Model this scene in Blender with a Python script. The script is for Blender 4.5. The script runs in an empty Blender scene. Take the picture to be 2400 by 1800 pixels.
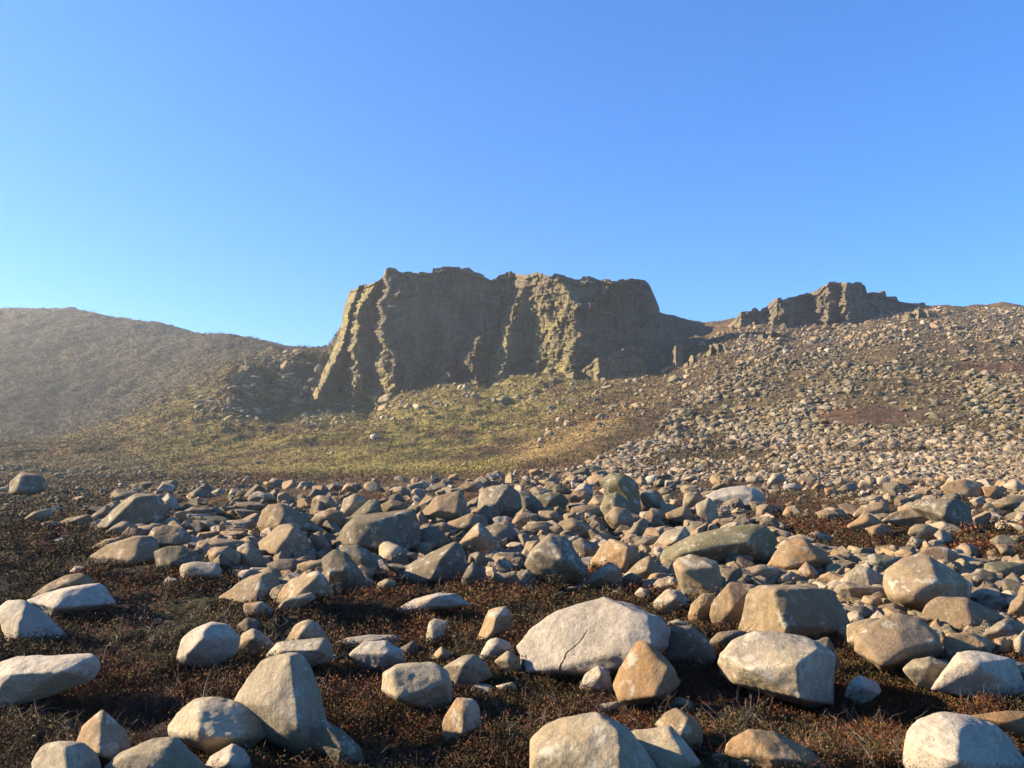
import bpy, bmesh, math, random
import numpy as np
from mathutils import Vector

SC = bpy.context.scene
COL = SC.collection
# ------------------------------------------------------------------ camera, sky, sun, exposure
F = 1867.0                      # focal length in pixels of the 2400 px wide photograph
PITCH = math.radians(6.0)
CAMZ = 1.6
cam = bpy.data.cameras.new('camera'); cam.sensor_width = 36.0; cam.lens = 36.0 * F / 2400.0
cam.clip_start = 0.05; cam.clip_end = 20000
co = bpy.data.objects.new('camera', cam); COL.objects.link(co)
co.location = (0, 0, CAMZ); co.rotation_euler = (math.radians(90) + PITCH, 0, 0)
SC.camera = co

SUN_EL = math.radians(24.0)
SUN_AZ = math.radians(-85.5)    # measured from +Y (view direction), negative = left
to_sun = Vector((math.sin(SUN_AZ) * math.cos(SUN_EL), math.cos(SUN_AZ) * math.cos(SUN_EL), math.sin(SUN_EL)))
w = bpy.data.worlds.new('World'); SC.world = w; w.use_nodes = True
nt = w.node_tree
bg = nt.nodes['Background']
sky = nt.nodes.new('ShaderNodeTexSky'); sky.sky_type = 'NISHITA'; sky.sun_disc = False
sky.sun_elevation = SUN_EL; sky.sun_rotation = SUN_AZ
sky.altitude = 500; sky.air_density = 0.9; sky.dust_density = 0.12; sky.ozone_density = 2.6
hsv = nt.nodes.new('ShaderNodeHueSaturation'); hsv.inputs['Saturation'].default_value = 1.25
gam = nt.nodes.new('ShaderNodeGamma'); gam.inputs['Gamma'].default_value = .78
nt.links.new(sky.outputs[0], gam.inputs['Color']); nt.links.new(gam.outputs[0], hsv.inputs['Color']); tn = nt.nodes.new('ShaderNodeMix'); tn.data_type = 'RGBA'; tn.blend_type = 'MULTIPLY'; tn.inputs[0].default_value = 1.0; tn.inputs[7].default_value = (.37, .735, 1.13, 1)
nt.links.new(hsv.outputs[0], tn.inputs[6]); nt.links.new(tn.outputs[2], bg.inputs['Color']); bg.inputs['Strength'].default_value = 0.097
sl = bpy.data.lights.new('sun', 'SUN'); sl.energy = 5.0; sl.angle = math.radians(0.55); sl.color = (1.0, 0.80, 0.535)
so = bpy.data.objects.new('sun', sl); COL.objects.link(so)
so.rotation_euler = to_sun.to_track_quat('Z', 'Y').to_euler()
SC.view_settings.view_transform = 'Standard'; SC.view_settings.look = 'None'
SC.view_settings.exposure = 1.9; SC.view_settings.gamma = 1.0
SC.cycles.max_bounces = 5; SC.cycles.volume_bounces = 0
SC.cycles.diffuse_bounces = 3

RNG = np.random.default_rng(7)
random.seed(7)

# ------------------------------------------------------------------ maths helpers
def sight(px, py):
    """slope of the ray through a point of the photograph: X/Y and (Z-cam)/Y"""
    t = (900.0 - np.asarray(py, float)) / F
    u = (np.asarray(px, float) - 1200.0) / F
    c = math.cos(PITCH) - t * math.sin(PITCH)
    return u / c, (math.sin(PITCH) + t * math.cos(PITCH)) / c

def project(P):
    x = P[..., 0]; y = P[..., 1]; z = P[..., 2] - CAMZ
    f = y * math.cos(PITCH) + z * math.sin(PITCH)
    u = -y * math.sin(PITCH) + z * math.cos(PITCH)
    return 1200 + F * x / f, 900 - F * u / f

def pt(px, py, Y):
    a, s = sight(px, py)
    return np.stack([a * Y, np.broadcast_to(Y, np.shape(a)) * 1.0, s * Y + CAMZ], -1)

def _h(ix, iy, iz, seed):
    h = (ix.astype(np.int64) * 374761393 + iy.astype(np.int64) * 668265263 + iz.astype(np.int64) * 1440662683 + seed * 974634777) & 0xffffffff
    h = ((h ^ (h >> 13)) * 1274126177) & 0xffffffff
    h = ((h ^ (h >> 16)) * 2246822519) & 0xffffffff
    return ((h ^ (h >> 15)) & 0xffff).astype(np.float64) / 32767.5 - 1.0

def noise2(x, y, seed=0):
    ix = np.floor(x).astype(np.int64); iy = np.floor(y).astype(np.int64)
    fx = x - ix; fy = y - iy
    ux = fx * fx * fx * (fx * (fx * 6 - 15) + 10); uy = fy * fy * fy * (fy * (fy * 6 - 15) + 10)
    z = np.zeros_like(ix)
    a = _h(ix, iy, z, seed); b = _h(ix + 1, iy, z, seed); c = _h(ix, iy + 1, z, seed); d = _h(ix + 1, iy + 1, z, seed)
    return (a * (1 - ux) + b * ux) * (1 - uy) + (c * (1 - ux) + d * ux) * uy

def noise3(p, seed=0):
    i = np.floor(p).astype(np.int64); f = p - i
    u = f * f * f * (f * (f * 6 - 15) + 10)
    x, y, z = i[..., 0], i[..., 1], i[..., 2]
    r = 0
    for dx in (0, 1):
        wx = u[..., 0] if dx else 1 - u[..., 0]
        for dy in (0, 1):
            wy = u[..., 1] if dy else 1 - u[..., 1]
            for dz in (0, 1):
                wz = u[..., 2] if dz else 1 - u[..., 2]
                r = r + _h(x + dx, y + dy, z + dz, seed) * wx * wy * wz
    return r

def fbm2(x, y, octs, seed=0, gain=.5):
    r = 0; a = 1; f = 1
    for k in range(octs):
        r = r + a * noise2(x * f + 17.3 * k, y * f - 9.1 * k, seed + k); a *= gain; f *= 2.03
    return r

def fbm3(p, octs, seed=0, gain=.5):
    r = 0; a = 1; f = 1
    for k in range(octs):
        r = r + a * noise3(p * f + 5.7 * k, seed + k); a *= gain; f *= 2.03
    return r

def sst(e0, e1, x):
    t = np.clip((x - e0) / (e1 - e0), 0, 1); return t * t * (3 - 2 * t)

def mesh_np(name, V, Fa, mat=None, smooth=True, attr=None):
    """V (n,3); Fa (m,k) all faces the same size; one mesh object"""
    me = bpy.data.meshes.new(name)
    V = np.ascontiguousarray(V, np.float32); Fa = np.ascontiguousarray(Fa, np.int32)
    m, k = Fa.shape
    me.vertices.add(len(V)); me.vertices.foreach_set('co', V.ravel())
    me.loops.add(m * k); me.loops.foreach_set('vertex_index', Fa.ravel())
    me.polygons.add(m)
    me.polygons.foreach_set('loop_start', np.arange(0, m * k, k, dtype=np.int32))
    me.polygons.foreach_set('loop_total', np.full(m, k, np.int32))
    me.polygons.foreach_set('use_smooth', np.full(m, smooth, bool))
    if attr is not None:
        for an, av in attr.items():
            at = me.color_attributes.new(an, 'FLOAT_COLOR', 'POINT')
            at.data.foreach_set('color', np.ascontiguousarray(av, np.float32).ravel())
    me.update(calc_edges=True)
    if mat: me.materials.append(mat)
    o = bpy.data.objects.new(name, me); COL.objects.link(o)
    return o

# ------------------------------------------------------------------ materials
def newmat(name):
    m = bpy.data.materials.new(name); m.use_nodes = True
    n = m.node_tree; b = n.nodes['Principled BSDF']; b.inputs['Roughness'].default_value = 0.92
    try: b.inputs['Specular IOR Level'].default_value = 0.15
    except Exception: pass
    return m, n, b

def N(n, t, **kw):
    x = n.nodes.new(t)
    for k, v in kw.items():
        if k in x.inputs: x.inputs[k].default_value = v
        else: setattr(x, k, v)
    return x

def ramp(n, src, stops, interp='LINEAR'):
    r = n.nodes.new('ShaderNodeValToRGB'); r.color_ramp.interpolation = interp
    e = r.color_ramp.elements
    e[0].position, e[0].color = stops[0][0], stops[0][1]
    e[1].position, e[1].color = stops[1][0], stops[1][1]
    for p, c in stops[2:]:
        x = e.new(p); x.color = c
    n.links.new(src, r.inputs[0]); return r.outputs[0]

def mix(n, fac, a, b, mode='MIX'):
    m = n.nodes.new('ShaderNodeMix'); m.data_type = 'RGBA'; m.blend_type = mode
    for sock, v in ((m.inputs[0], fac), (m.inputs[6], a), (m.inputs[7], b)):
        if hasattr(v, 'links'): n.links.new(v, sock)
        else: sock.default_value = v
    return m.outputs[2]

def g(v): return (v, v, v, 1)

def rock_mat(name, c1, c2, speck=0.0, moss=0.0, stain=(.30, .19, .09), stain_amt=.5):
    m, n, b = newmat(name)
    c1 = tuple(v * .70 for v in c1); c2 = tuple(v * .66 for v in c2); stain = tuple(v * .72 for v in stain)
    tc = N(n, 'ShaderNodeTexCoord'); oi = N(n, 'ShaderNodeObjectInfo')
    vadd = N(n, 'ShaderNodeVectorMath', operation='ADD')
    vs = N(n, 'ShaderNodeVectorMath', operation='SCALE'); vs.inputs[3].default_value = 50
    cmb = N(n, 'ShaderNodeCombineXYZ')
    for i in range(3): n.links.new(oi.outputs['Random'], cmb.inputs[i])
    n.links.new(cmb.outputs[0], vs.inputs[0])
    n.links.new(tc.outputs['Object'], vadd.inputs[0]); n.links.new(vs.outputs[0], vadd.inputs[1])
    P = vadd.outputs[0]
    def nz(scale, detail=6, rough=.6):
        x = N(n, 'ShaderNodeTexNoise', Scale=scale, Detail=detail, Roughness=rough); n.links.new(P, x.inputs['Vector']); return x.outputs['Fac']
    base = mix(n, ramp(n, nz(3.0), [(.36, g(0)), (.64, g(1))]), (*c1, 1), (*c2, 1))
    st = ramp(n, nz(1.7, 5), [(.48, g(0)), (.60, g(1))])
    stf = N(n, 'ShaderNodeMath', operation='MULTIPLY'); n.links.new(st, stf.inputs[0]); stf.inputs[1].default_value = stain_amt
    base = mix(n, stf.outputs[0], base, (*stain, 1))
    # grain of the granite
    gr = ramp(n, nz(95, 3, .7), [(.30, g(.72)), (.70, g(1.18))])
    base = mix(n, 1.0, base, gr, 'MULTIPLY')
    gr2 = ramp(n, nz(22, 5, .7), [(.30, g(.78)), (.72, g(1.16))])
    base = mix(n, 1.0, base, gr2, 'MULTIPLY')
    # dark lichen spots
    if speck > 0:
        v = N(n, 'ShaderNodeTexNoise', Scale=38, Detail=4, Roughness=.75); n.links.new(P, v.inputs['Vector'])
        v2 = nz(5, 2)
        mm = N(n, 'ShaderNodeMath', operation='MULTIPLY'); n.links.new(ramp(n, v.outputs['Fac'], [(.57, g(0)), (.63, g(1))]), mm.inputs[0])
        n.links.new(ramp(n, v2, [(.40, g(.15)), (.60, g(speck))]), mm.inputs[1])
        base = mix(n, mm.outputs[0], base, (.085, .08, .07, 1))
    if moss > 0:
        mo = ramp(n, nz(2.6, 6), [(.46, g(0)), (.62, g(moss))])
        base = mix(n, mo, base, (.12, .105, .042, 1))
    lp = ramp(n, nz(9, 7, .7), [(.53, g(0)), (.59, g(.6))]); base = mix(n, lp, base, (c1[0] * .62, c1[1] * .64, c1[2] * .66, 1))
    lq = ramp(n, nz(6.3, 7, .75), [(.55, g(0)), (.60, g(.62))]); base = mix(n, lq, base, (.36, .335, .27, 1))
    # each stone a little different
    hs = N(n, 'ShaderNodeHueSaturation')
    mr = N(n, 'ShaderNodeMapRange'); n.links.new(oi.outputs['Random'], mr.inputs[0]); mr.inputs[3].default_value = .84; mr.inputs[4].default_value = 1.14
    n.links.new(mr.outputs[0], hs.inputs['Value']); n.links.new(base, hs.inputs['Color'])
    n.links.new(hs.outputs[0], b.inputs['Base Color'])
    b1 = N(n, 'ShaderNodeBump', Strength=.8, Distance=.014); n.links.new(nz(30, 8, .7), b1.inputs['Height'])
    b2 = N(n, 'ShaderNodeBump', Strength=.4, Distance=.035); n.links.new(nz(7, 6, .6), b2.inputs['Height'])
    n.links.new(b1.outputs[0], b2.inputs['Normal']); n.links.new(b2.outputs[0], b.inputs['Normal'])
    return m

MATS = {
 'w': rock_mat('white_granite', (.53, .465, .375), (.42, .37, .30), .75, 0, (.42, .33, .22), .35),
 'p': rock_mat('pale_granite', (.45, .375, .265), (.35, .295, .215), .3, .25, (.36, .26, .14), .5),
 't': rock_mat('tan_granite', (.37, .275, .17), (.28, .21, .14), .2, .2, (.31, .20, .11), .5),
 'o': rock_mat('orange_granite', (.42, .28, .155), (.33, .24, .145), .15, .1, (.34, .19, .08), .7),
 'g': rock_mat('grey_granite', (.255, .21, .15), (.19, .16, .12), .2, .12, (.23, .17, .10), .4),
 'm': rock_mat('mossy_granite', (.26, .225, .135), (.20, .18, .12), .3, .5, (.21, .18, .08), .5),
}
MATW = {'w': 'white', 'p': 'pale', 't': 'tan', 'o': 'orange-brown', 'g': 'grey', 'm': 'mossy'}

def scatter_rock_mat():
    m, n, b = newmat('scree_granite')
    ge = N(n, 'ShaderNodeNewGeometry')
    base = ramp(n, ge.outputs['Random Per Island'], [(0, (.13, .113, .083, 1)), (1, (.29, .24, .18, 1)), (.3, (.165, .14, .10, 1)), (.6, (.235, .18, .12, 1)), (.8, (.26, .185, .11, 1)), (.92, (.33, .285, .23, 1))])
    tc = N(n, 'ShaderNodeTexCoord')
    x = N(n, 'ShaderNodeTexNoise', Scale=5, Detail=8, Roughness=.7); n.links.new(tc.outputs['Object'], x.inputs['Vector'])
    base = mix(n, 1.0, base, ramp(n, x.outputs['Fac'], [(.3, g(.68)), (.7, g(1.25))]), 'MULTIPLY')
    at = N(n, 'ShaderNodeAttribute', attribute_name='tint')
    base = mix(n, 1.0, base, at.outputs['Color'], 'MULTIPLY')
    n.links.new(base, b.inputs['Base Color'])
    bp = N(n, 'ShaderNodeBump', Strength=.6, Distance=.05); n.links.new(x.outputs['Fac'], bp.inputs['Height']); n.links.new(bp.outputs[0], b.inputs['Normal'])
    return m

def ground_mat():
    m, n, b = newmat('moorland')
    at = N(n, 'ShaderNodeAttribute', attribute_name='cover')
    tc = N(n, 'ShaderNodeTexCoord')
    def nz(s, d=8, r=.65):
        x = N(n, 'ShaderNodeTexNoise', Scale=s, Detail=d, Roughness=r); n.links.new(tc.outputs['Object'], x.inputs['Vector']); return x.outputs['Fac']
    c = mix(n, 1.0, at.outputs['Color'], ramp(n, nz(.8, 10, .72), [(.33, g(.32)), (.68, g(1.25))]), 'MULTIPLY')
    c = mix(n, 1.0, c, ramp(n, nz(11, 6, .7), [(.33, g(.55)), (.68, g(1.45))]), 'MULTIPLY')
    n.links.new(c, b.inputs['Base Color'])
    b1 = N(n, 'ShaderNodeBump', Strength=.9, Distance=.05); n.links.new(nz(14, 8, .75), b1.inputs['Height'])
    b2 = N(n, 'ShaderNodeBump', Strength=.9, Distance=.35); n.links.new(nz(1.1, 8, .75), b2.inputs['Height'])
    n.links.new(b1.outputs[0], b2.inputs['Normal']); n.links.new(b2.outputs[0], b.inputs['Normal'])
    b.inputs['Roughness'].default_value = 1
    return m

def leaf_mat(name, stops, attr=False, trans=.25):
    m, n, b = newmat(name)
    ge = N(n, 'ShaderNodeNewGeometry')
    base = ramp(n, ge.outputs['Random Per Island'], stops)
    if attr:
        at = N(n, 'ShaderNodeAttribute', attribute_name='tint'); base = mix(n, 1.0, base, at.outputs['Color'], 'MULTIPLY')
    n.links.new(base, b.inputs['Base Color'])
    b.inputs['Roughness'].default_value = .8
    return m

def crag_mat():
    m, n, b = newmat('crag_granite')
    tc = N(n, 'ShaderNodeTexCoord')
    def nz(s, d=8, r=.65, sc=None):
        x = N(n, 'ShaderNodeTexNoise', Scale=s, Detail=d, Roughness=r)
        if sc:
            mp = N(n, 'ShaderNodeMapping'); mp.inputs['Scale'].default_value = sc
            n.links.new(tc.outputs['Object'], mp.inputs[0]); n.links.new(mp.outputs[0], x.inputs['Vector'])
        else: n.links.new(tc.outputs['Object'], x.inputs['Vector'])
        return x.outputs['Fac']
    base = mix(n, ramp(n, nz(.22), [(.38, g(0)), (.62, g(1))]), (.165, .135, .09, 1), (.10, .088, .066, 1))
    base = mix(n, ramp(n, nz(.5, 6, .6, (1, 1, .12)), [(.50, g(0)), (.66, g(.6))]), base, (.20, .155, .10, 1))
    at = N(n, 'ShaderNodeAttribute', attribute_name='cover')
    mf = N(n, 'ShaderNodeMath', operation='MULTIPLY'); n.links.new(ramp(n, nz(.35, 8), [(.42, g(.1)), (.6, g(1))]), mf.inputs[0]); n.links.new(at.outputs['Fac'], mf.inputs[1])
    base = mix(n, mf.outputs[0], base, (.27, .235, .09, 1))  # tan lichen; on the main crag also the painted sunlit tone
    base = mix(n, 1.0, base, ramp(n, nz(1.6, 8, .75), [(.3, g(.6)), (.7, g(1.35))]), 'MULTIPLY')
    base = mix(n, ramp(n, nz(.9, 5, .6, (1, 1, .07)), [(.60, g(0)), (.68, g(.55))]), base, (.07, .065, .055, 1))
    n.links.new(base, b.inputs['Base Color'])
    b1 = N(n, 'ShaderNodeBump', Strength=.9, Distance=.35); n.links.new(nz(2.2, 8, .7), b1.inputs['Height'])
    b2 = N(n, 'ShaderNodeBump', Strength=.8, Distance=.8); n.links.new(nz(.8, 6, .6, (.6, .6, 2.2)), b2.inputs['Height'])
    n.links.new(b1.outputs[0], b2.inputs['Normal']); n.links.new(b2.outputs[0], b.inputs['Normal'])
    return m

# ------------------------------------------------------------------ terrain
def P1(px, pairs):
    xs = [p[0] for p in pairs]; ys = [p[1] for p in pairs]
    return np.interp(px, xs, ys)

inner = np.linspace(-500, 2900, 1500)
left = np.array([-3600, -2500, -1800, -1350, -1100, -900, -760, -660, -590, -540.0])
cols = np.concatenate([left, inner, 2400 - left[::-1]])
acol = (cols - 1200) / F / .985

def row_from_Z(Y, Z): return np.full(len(cols), Y), np.full(len(cols), Z / Y)
def row_from_py(Yp, pp):
    Y = P1(cols, Yp); s = sight(1200, P1(cols, pp))[1]; return Y, s
rows = []
near = [(.6, -1.62), (2, -1.62), (4.3, -1.6), (6, -1.55), (9, -1.42), (13, -1.28), (18, -1.04), (25, -.80)]
for Y, Z in near: rows.append((row_from_Z(Y, Z), 0))
cnt = [3, 14, 110, 120, 90, 60, 45]
Z3 = None
rows2 = [
 (row_from_py([(0, 62), (2400, 50)], [(0, 1135), (400, 1131), (800, 1128), (1200, 1112), (1600, 1092), (2000, 1085), (2400, 1078)]), 60),
 (row_from_py([(0, 95), (400, 105), (800, 115), (1200, 115), (1600, 100), (2000, 82), (2400, 75)],
              [(0, 1085), (300, 1065), (500, 1045), (700, 1020), (1000, 1000), (1200, 985), (1400, 962), (1600, 960), (2000, 960), (2400, 970)]), 110),
 (row_from_py([(0, 130), (383, 165), (542, 185), (700, 196), (760, 196), (830, 186), (1550, 184), (1640, 182), (1850, 195), (2000, 200), (2400, 200)],
              [(0, 1050), (145, 1040), (290, 993), (383, 940), (542, 868), (650, 840), (700, 826), (760, 822), (830, 940), (870, 950), (900, 925), (1050, 895), (1150, 900), (1200, 875), (1290, 868), (1390, 885), (1530, 872), (1600, 860), (1700, 800), (1800, 775), (1900, 770), (2000, 762), (2100, 738), (2200, 740), (2400, 742)]), 150),
 (row_from_py([(0, 190), (383, 215), (700, 225), (780, 222), (1540, 222), (1650, 235), (2000, 222), (2400, 230)],
              [(0, 1040), (145, 1028), (290, 982), (383, 930), (542, 862), (700, 825), (770, 819), (820, 720), (900, 690), (1500, 700), (1535, 722), (1548, 735), (1580, 746), (1610, 755), (1650, 763), (1690, 757), (1733, 747), (1800, 735), (1900, 722), (2000, 720), (2100, 716), (2150, 715), (2200, 720), (2260, 721), (2300, 718), (2360, 715), (2400, 722), (2700, 735)]), 70),
 (row_from_py([(0, 400), (400, 370), (780, 290), (830, 260), (1500, 260), (2400, 275)],
              [(-600, 760), (-200, 722), (0, 720), (33, 719), (83, 722), (163, 726), (253, 740), (362, 758), (459, 776), (506, 779), (633, 798), (687, 808), (723, 816), (777, 818), (830, 760), (900, 740), (1500, 745), (1600, 775), (1700, 775), (1800, 765), (2000, 755), (2200, 752), (2400, 752)]), 170),
 (row_from_py([(0, 650), (2400, 600)], [(0, 830), (2400, 850)]), 12),
 (row_from_py([(0, 1500), (2400, 1500)], [(0, 985), (2400, 985)]), 8),
]
r3, r4 = rows2[1][0], rows2[2][0]
y3b = P1(cols, [(0, 117), (383, 148), (542, 165), (640, 172), (700, 177), (830, 177), (1550, 165), (1640, 160), (2400, 155)])
z3b = (r3[0] * r3[1]) + (r4[0] * r4[1] - r3[0] * r3[1]) * ((y3b - r3[0]) / (r4[0] - r3[0]))
win = sst(520, 660, cols) * (1 - sst(860, 960, cols))
s3b = (z3b / y3b) * (1 - win) + win * sight(1200, P1(cols, [(520, 975), (600, 955), (700, 962), (760, 968), (870, 975), (960, 935)]))[1]
rows2.insert(2, ((y3b, s3b), 110)); rows2[3] = (rows2[3][0], 60); rows2[1] = (rows2[1][0], 90)
allrows = [r[0] for r in rows] + [r[0] for r in rows2]
segs = cnt + [r[1] for r in rows2]
nR = len(allrows)
LY = np.log(np.array([r[0] for r in allrows])); LS = np.array([r[1] for r in allrows])
def monotone_slopes(x, y):
    h = np.diff(x, axis=0); d = np.diff(y, axis=0) / h
    m = np.zeros_like(y); m[0] = d[0]; m[-1] = d[-1]
    a, b_ = d[:-1], d[1:]
    same = (a * b_) > 0
    m[1:-1] = np.where(same, 2 * a * b_ / np.where(same, a + b_, 1), 0)
    return m
MS = monotone_slopes(LY, LS)
Ys = []; Ss = []
for k, c in enumerate(segs):
    tt = np.arange(c) / c
    if k == len(segs) - 1: tt = np.linspace(0, 1, c + 1)
    h = LY[k + 1] - LY[k]
    for t in tt:
        h00 = 2 * t**3 - 3 * t**2 + 1; h10 = t**3 - 2 * t**2 + t; h01 = -2 * t**3 + 3 * t**2; h11 = t**3 - t**2
        Ys.append(np.exp(LY[k] + t * h)); Ss.append(h00 * LS[k] + h10 * h * MS[k] + h01 * LS[k + 1] + h11 * h * MS[k + 1])
Ys = np.array(Ys); Ss = np.array(Ss)
TX = acol[None, :] * Ys; TZ = Ss * Ys + CAMZ
PX, PY = project(np.stack([TX, Ys, TZ], -1))
# bumps: hummocks near by, swellings and gullies far off
nf = 1 - sst(14, 40, Ys)
dz = nf * (.085 * fbm2(TX / 1.1, Ys / 1.1, 5, 1, .55) + .03 * fbm2(TX / .22, Ys / .22, 3, 9))
mf = sst(14, 40, Ys)
dz += mf * ((.22 + .22 * sst(70, 120, Ys)) * fbm2(TX / 4, Ys / 5, 6, 21, .6)) * sst(20, 110, Ys)**.5
dz += sst(60, 200, Ys) * .9 * fbm2(TX / 22, Ys / 26, 5, 31, .55) * (1 - .75 * np.exp(-((Ys - 190) / 22)**2) * (PX > 780) * (PX < 1560))
dz += sst(200, 400, Ys) * 1.5 * fbm2(TX / 45, Ys / 70, 6, 41, .58)
# ledges left of the crag
lm = np.exp(-((PX - 650) / 110)**2 - ((PY - 880) / 60)**2)
st = fbm2(TX / 7, Ys / 12, 4, 51)
dz += lm * 1.8 * (np.floor(st * 3) / 3 + .25 * st)
TZ = TZ + dz
PX, PY = project(np.stack([TX, Ys, TZ], -1))

# land cover (albedo) and one patch of painted shade -------------------------------------------------
def c3(*v): return np.array(v, float)
peat = c3(.030, .020, .014); red = c3(.095, .046, .026); olive = c3(.080, .074, .026); tang = c3(.34, .24, .10)
green = c3(.22, .185, .062); dark = c3(.045, .038, .024); brown = c3(.125, .085, .045); far = c3(.040, .037, .027)
cov = np.zeros(TX.shape + (3,)); cov[:] = peat
def lay(col, a):
    global cov
    a = np.clip(a, 0, 1)[..., None]; cov = cov * (1 - a) + col * a
n1 = fbm2(TX / .8, Ys / .8, 4, 61); n2 = fbm2(TX / .5, Ys / .6, 4, 71); n3 = fbm2(TX / 8, Ys / 9, 5, 81)
n4 = fbm2(TX / 3, Ys / 4, 5, 91); n5 = fbm2(TX / 30, Ys / 36, 4, 95)
lay(red * .8, sst(.2, .6, n1) * .7); lay(olive * .8, sst(.2, .6, n2) * .75)
lay(brown, sst(12, 22, Ys) * .75); lay(red, sst(14, 25, Ys) * sst(-.3, .4, n3) * .85)
slope = sst(0, 1, (1120 - PY) / 25)
gm = (.6 + .4 * sst(250, 800, PX)) * (1 - sst(1180, 1500, PX + (PY - 1000) * 1.2 + 60 * n3))
lay(brown * 1.1, slope * .9); lay(green, slope * gm * sst(-.7, .1, n3 + .2)); lay(dark, slope * gm * sst(.1, .6, -n4) * .6)
lay(tang * .8, slope * gm * sst(.25, .7, n4) * .5)
lay(tang * .7, slope * (1 - gm) * sst(0, .5, n4) * .7)
# the golden strip of grass on the little spur
d_ = (PY - (1092 - (PX - 1180) * .40)) / 22.0
lay(tang, slope * np.exp(-d_**2) * sst(1150, 1230, PX) * (1 - sst(1480, 1620, PX)) * .9)
lay(green * 1.35, slope * np.exp(-((PY - 1098) / 16)**2) * sst(600, 800, PX) * (1 - sst(1100, 1250, PX)) * .7)
lay(c3(.11, .07, .042), slope * (1 - gm) * sst(.15, .5, n3) * .8)
lay(c3(.085, .068, .042), slope * sst(-60, 120, (PX - 1500) + (PY - 930) * .9) * (Ys < 260) * .75)
for (x, y, rx, ry) in [(2010, 975, 115, 20), (2350, 862, 90, 9)]:
    lay(c3(.105, .058, .038), .85 *  sst(1.5, .7, np.hypot((PX - x) / rx, (PY - y) / ry)) * (Ys > 30))
lay(c3(.13, .11, .065), slope * (1 - sst(250, 560, PX)) * .5 * sst(-.5, .4, n3 + .3))
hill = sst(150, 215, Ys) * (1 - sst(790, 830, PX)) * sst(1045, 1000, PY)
shade_r = np.hypot((PX - 190) / 260, (PY - 930) / 85) + .25 * n3  # soft ellipse of shade on the left hill, painted into the ground colour
lay(c3(.080, .066, .040), hill * .9); lay(c3(.11, .095, .045), hill * sst(0, .5, n3 + .3 * n4) * .6); lay(c3(.05, .044, .033), hill * sst(1.1, .5, shade_r) * .8); lay(far, hill * sst(0, .5, n5 + .5 * n4) * .8); lay(c3(.075, .062, .036), hill * sst(.15, .5, n4 - .2) * .6); lay(c3(.07, .05, .036), hill * sst(.1, .5, n3) * .5)
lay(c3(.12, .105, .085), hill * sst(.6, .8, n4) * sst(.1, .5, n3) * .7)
lay(brown * .9, sst(200, 215, Ys) * (PX > 830))
cov = np.concatenate([cov, np.ones(cov.shape[:2] + (1,))], -1)

R_, C_ = TX.shape
idx = np.arange(R_ * C_).reshape(R_, C_)
quads = np.stack([idx[:-1, :-1], idx[:-1, 1:], idx[1:, 1:], idx[1:, :-1]], -1).reshape(-1, 4)
TV = np.stack([TX, Ys, TZ], -1)
MG = ground_mat()
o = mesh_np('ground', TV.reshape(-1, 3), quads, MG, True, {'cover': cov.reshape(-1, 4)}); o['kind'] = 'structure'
o['label'] = 'boggy heather moor rising to grassy and stony slopes'

def ground_hit(px, py):
    j = int(np.clip(np.searchsorted(cols, px), 0, C_ - 1))
    col = PY[:, j]; k = np.argmax(col <= py)
    return float(Ys[k, j])

def ground_z(x, y):
    """height of the ground under (x, y)"""
    j = np.clip(np.searchsorted(acol, x / y), 1, C_ - 1)
    k = np.searchsorted(Ys[:, j], y); k = min(max(k, 1), R_ - 1)
    return float(TZ[k, j])

# ------------------------------------------------------------------ rocks
def ico(sub):
    bm = bmesh.new(); bmesh.ops.create_icosphere(bm, subdivisions=sub, radius=1.0)
    V = np.array([v.co[:] for v in bm.verts]); Fa = np.array([[v.index for v in f.verts] for f in bm.faces]); bm.free()
    return V, Fa
ICO = {k: ico(k) for k in (2, 3, 4, 5, 6)}

def hull_planes(P):
    bm = bmesh.new()
    for p in P: bm.verts.new(p)
    bmesh.ops.convex_hull(bm, input=bm.verts)
    bm.normal_update()
    pl = []
    for f in bm.faces:
        n = np.array(f.normal[:]); d = float(np.dot(n, np.array(f.verts[0].co[:])))
        if f.calc_area() < 1e-7: continue
        if d < 0: n, d = -n, -d
        q = np.append(n, max(d, .02))
        if any(np.dot(n, u[:3]) > .985 and abs(u[3] - q[3]) < .06 for u in pl): continue
        pl.append(q)
    bm.free(); return np.array(pl)

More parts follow.
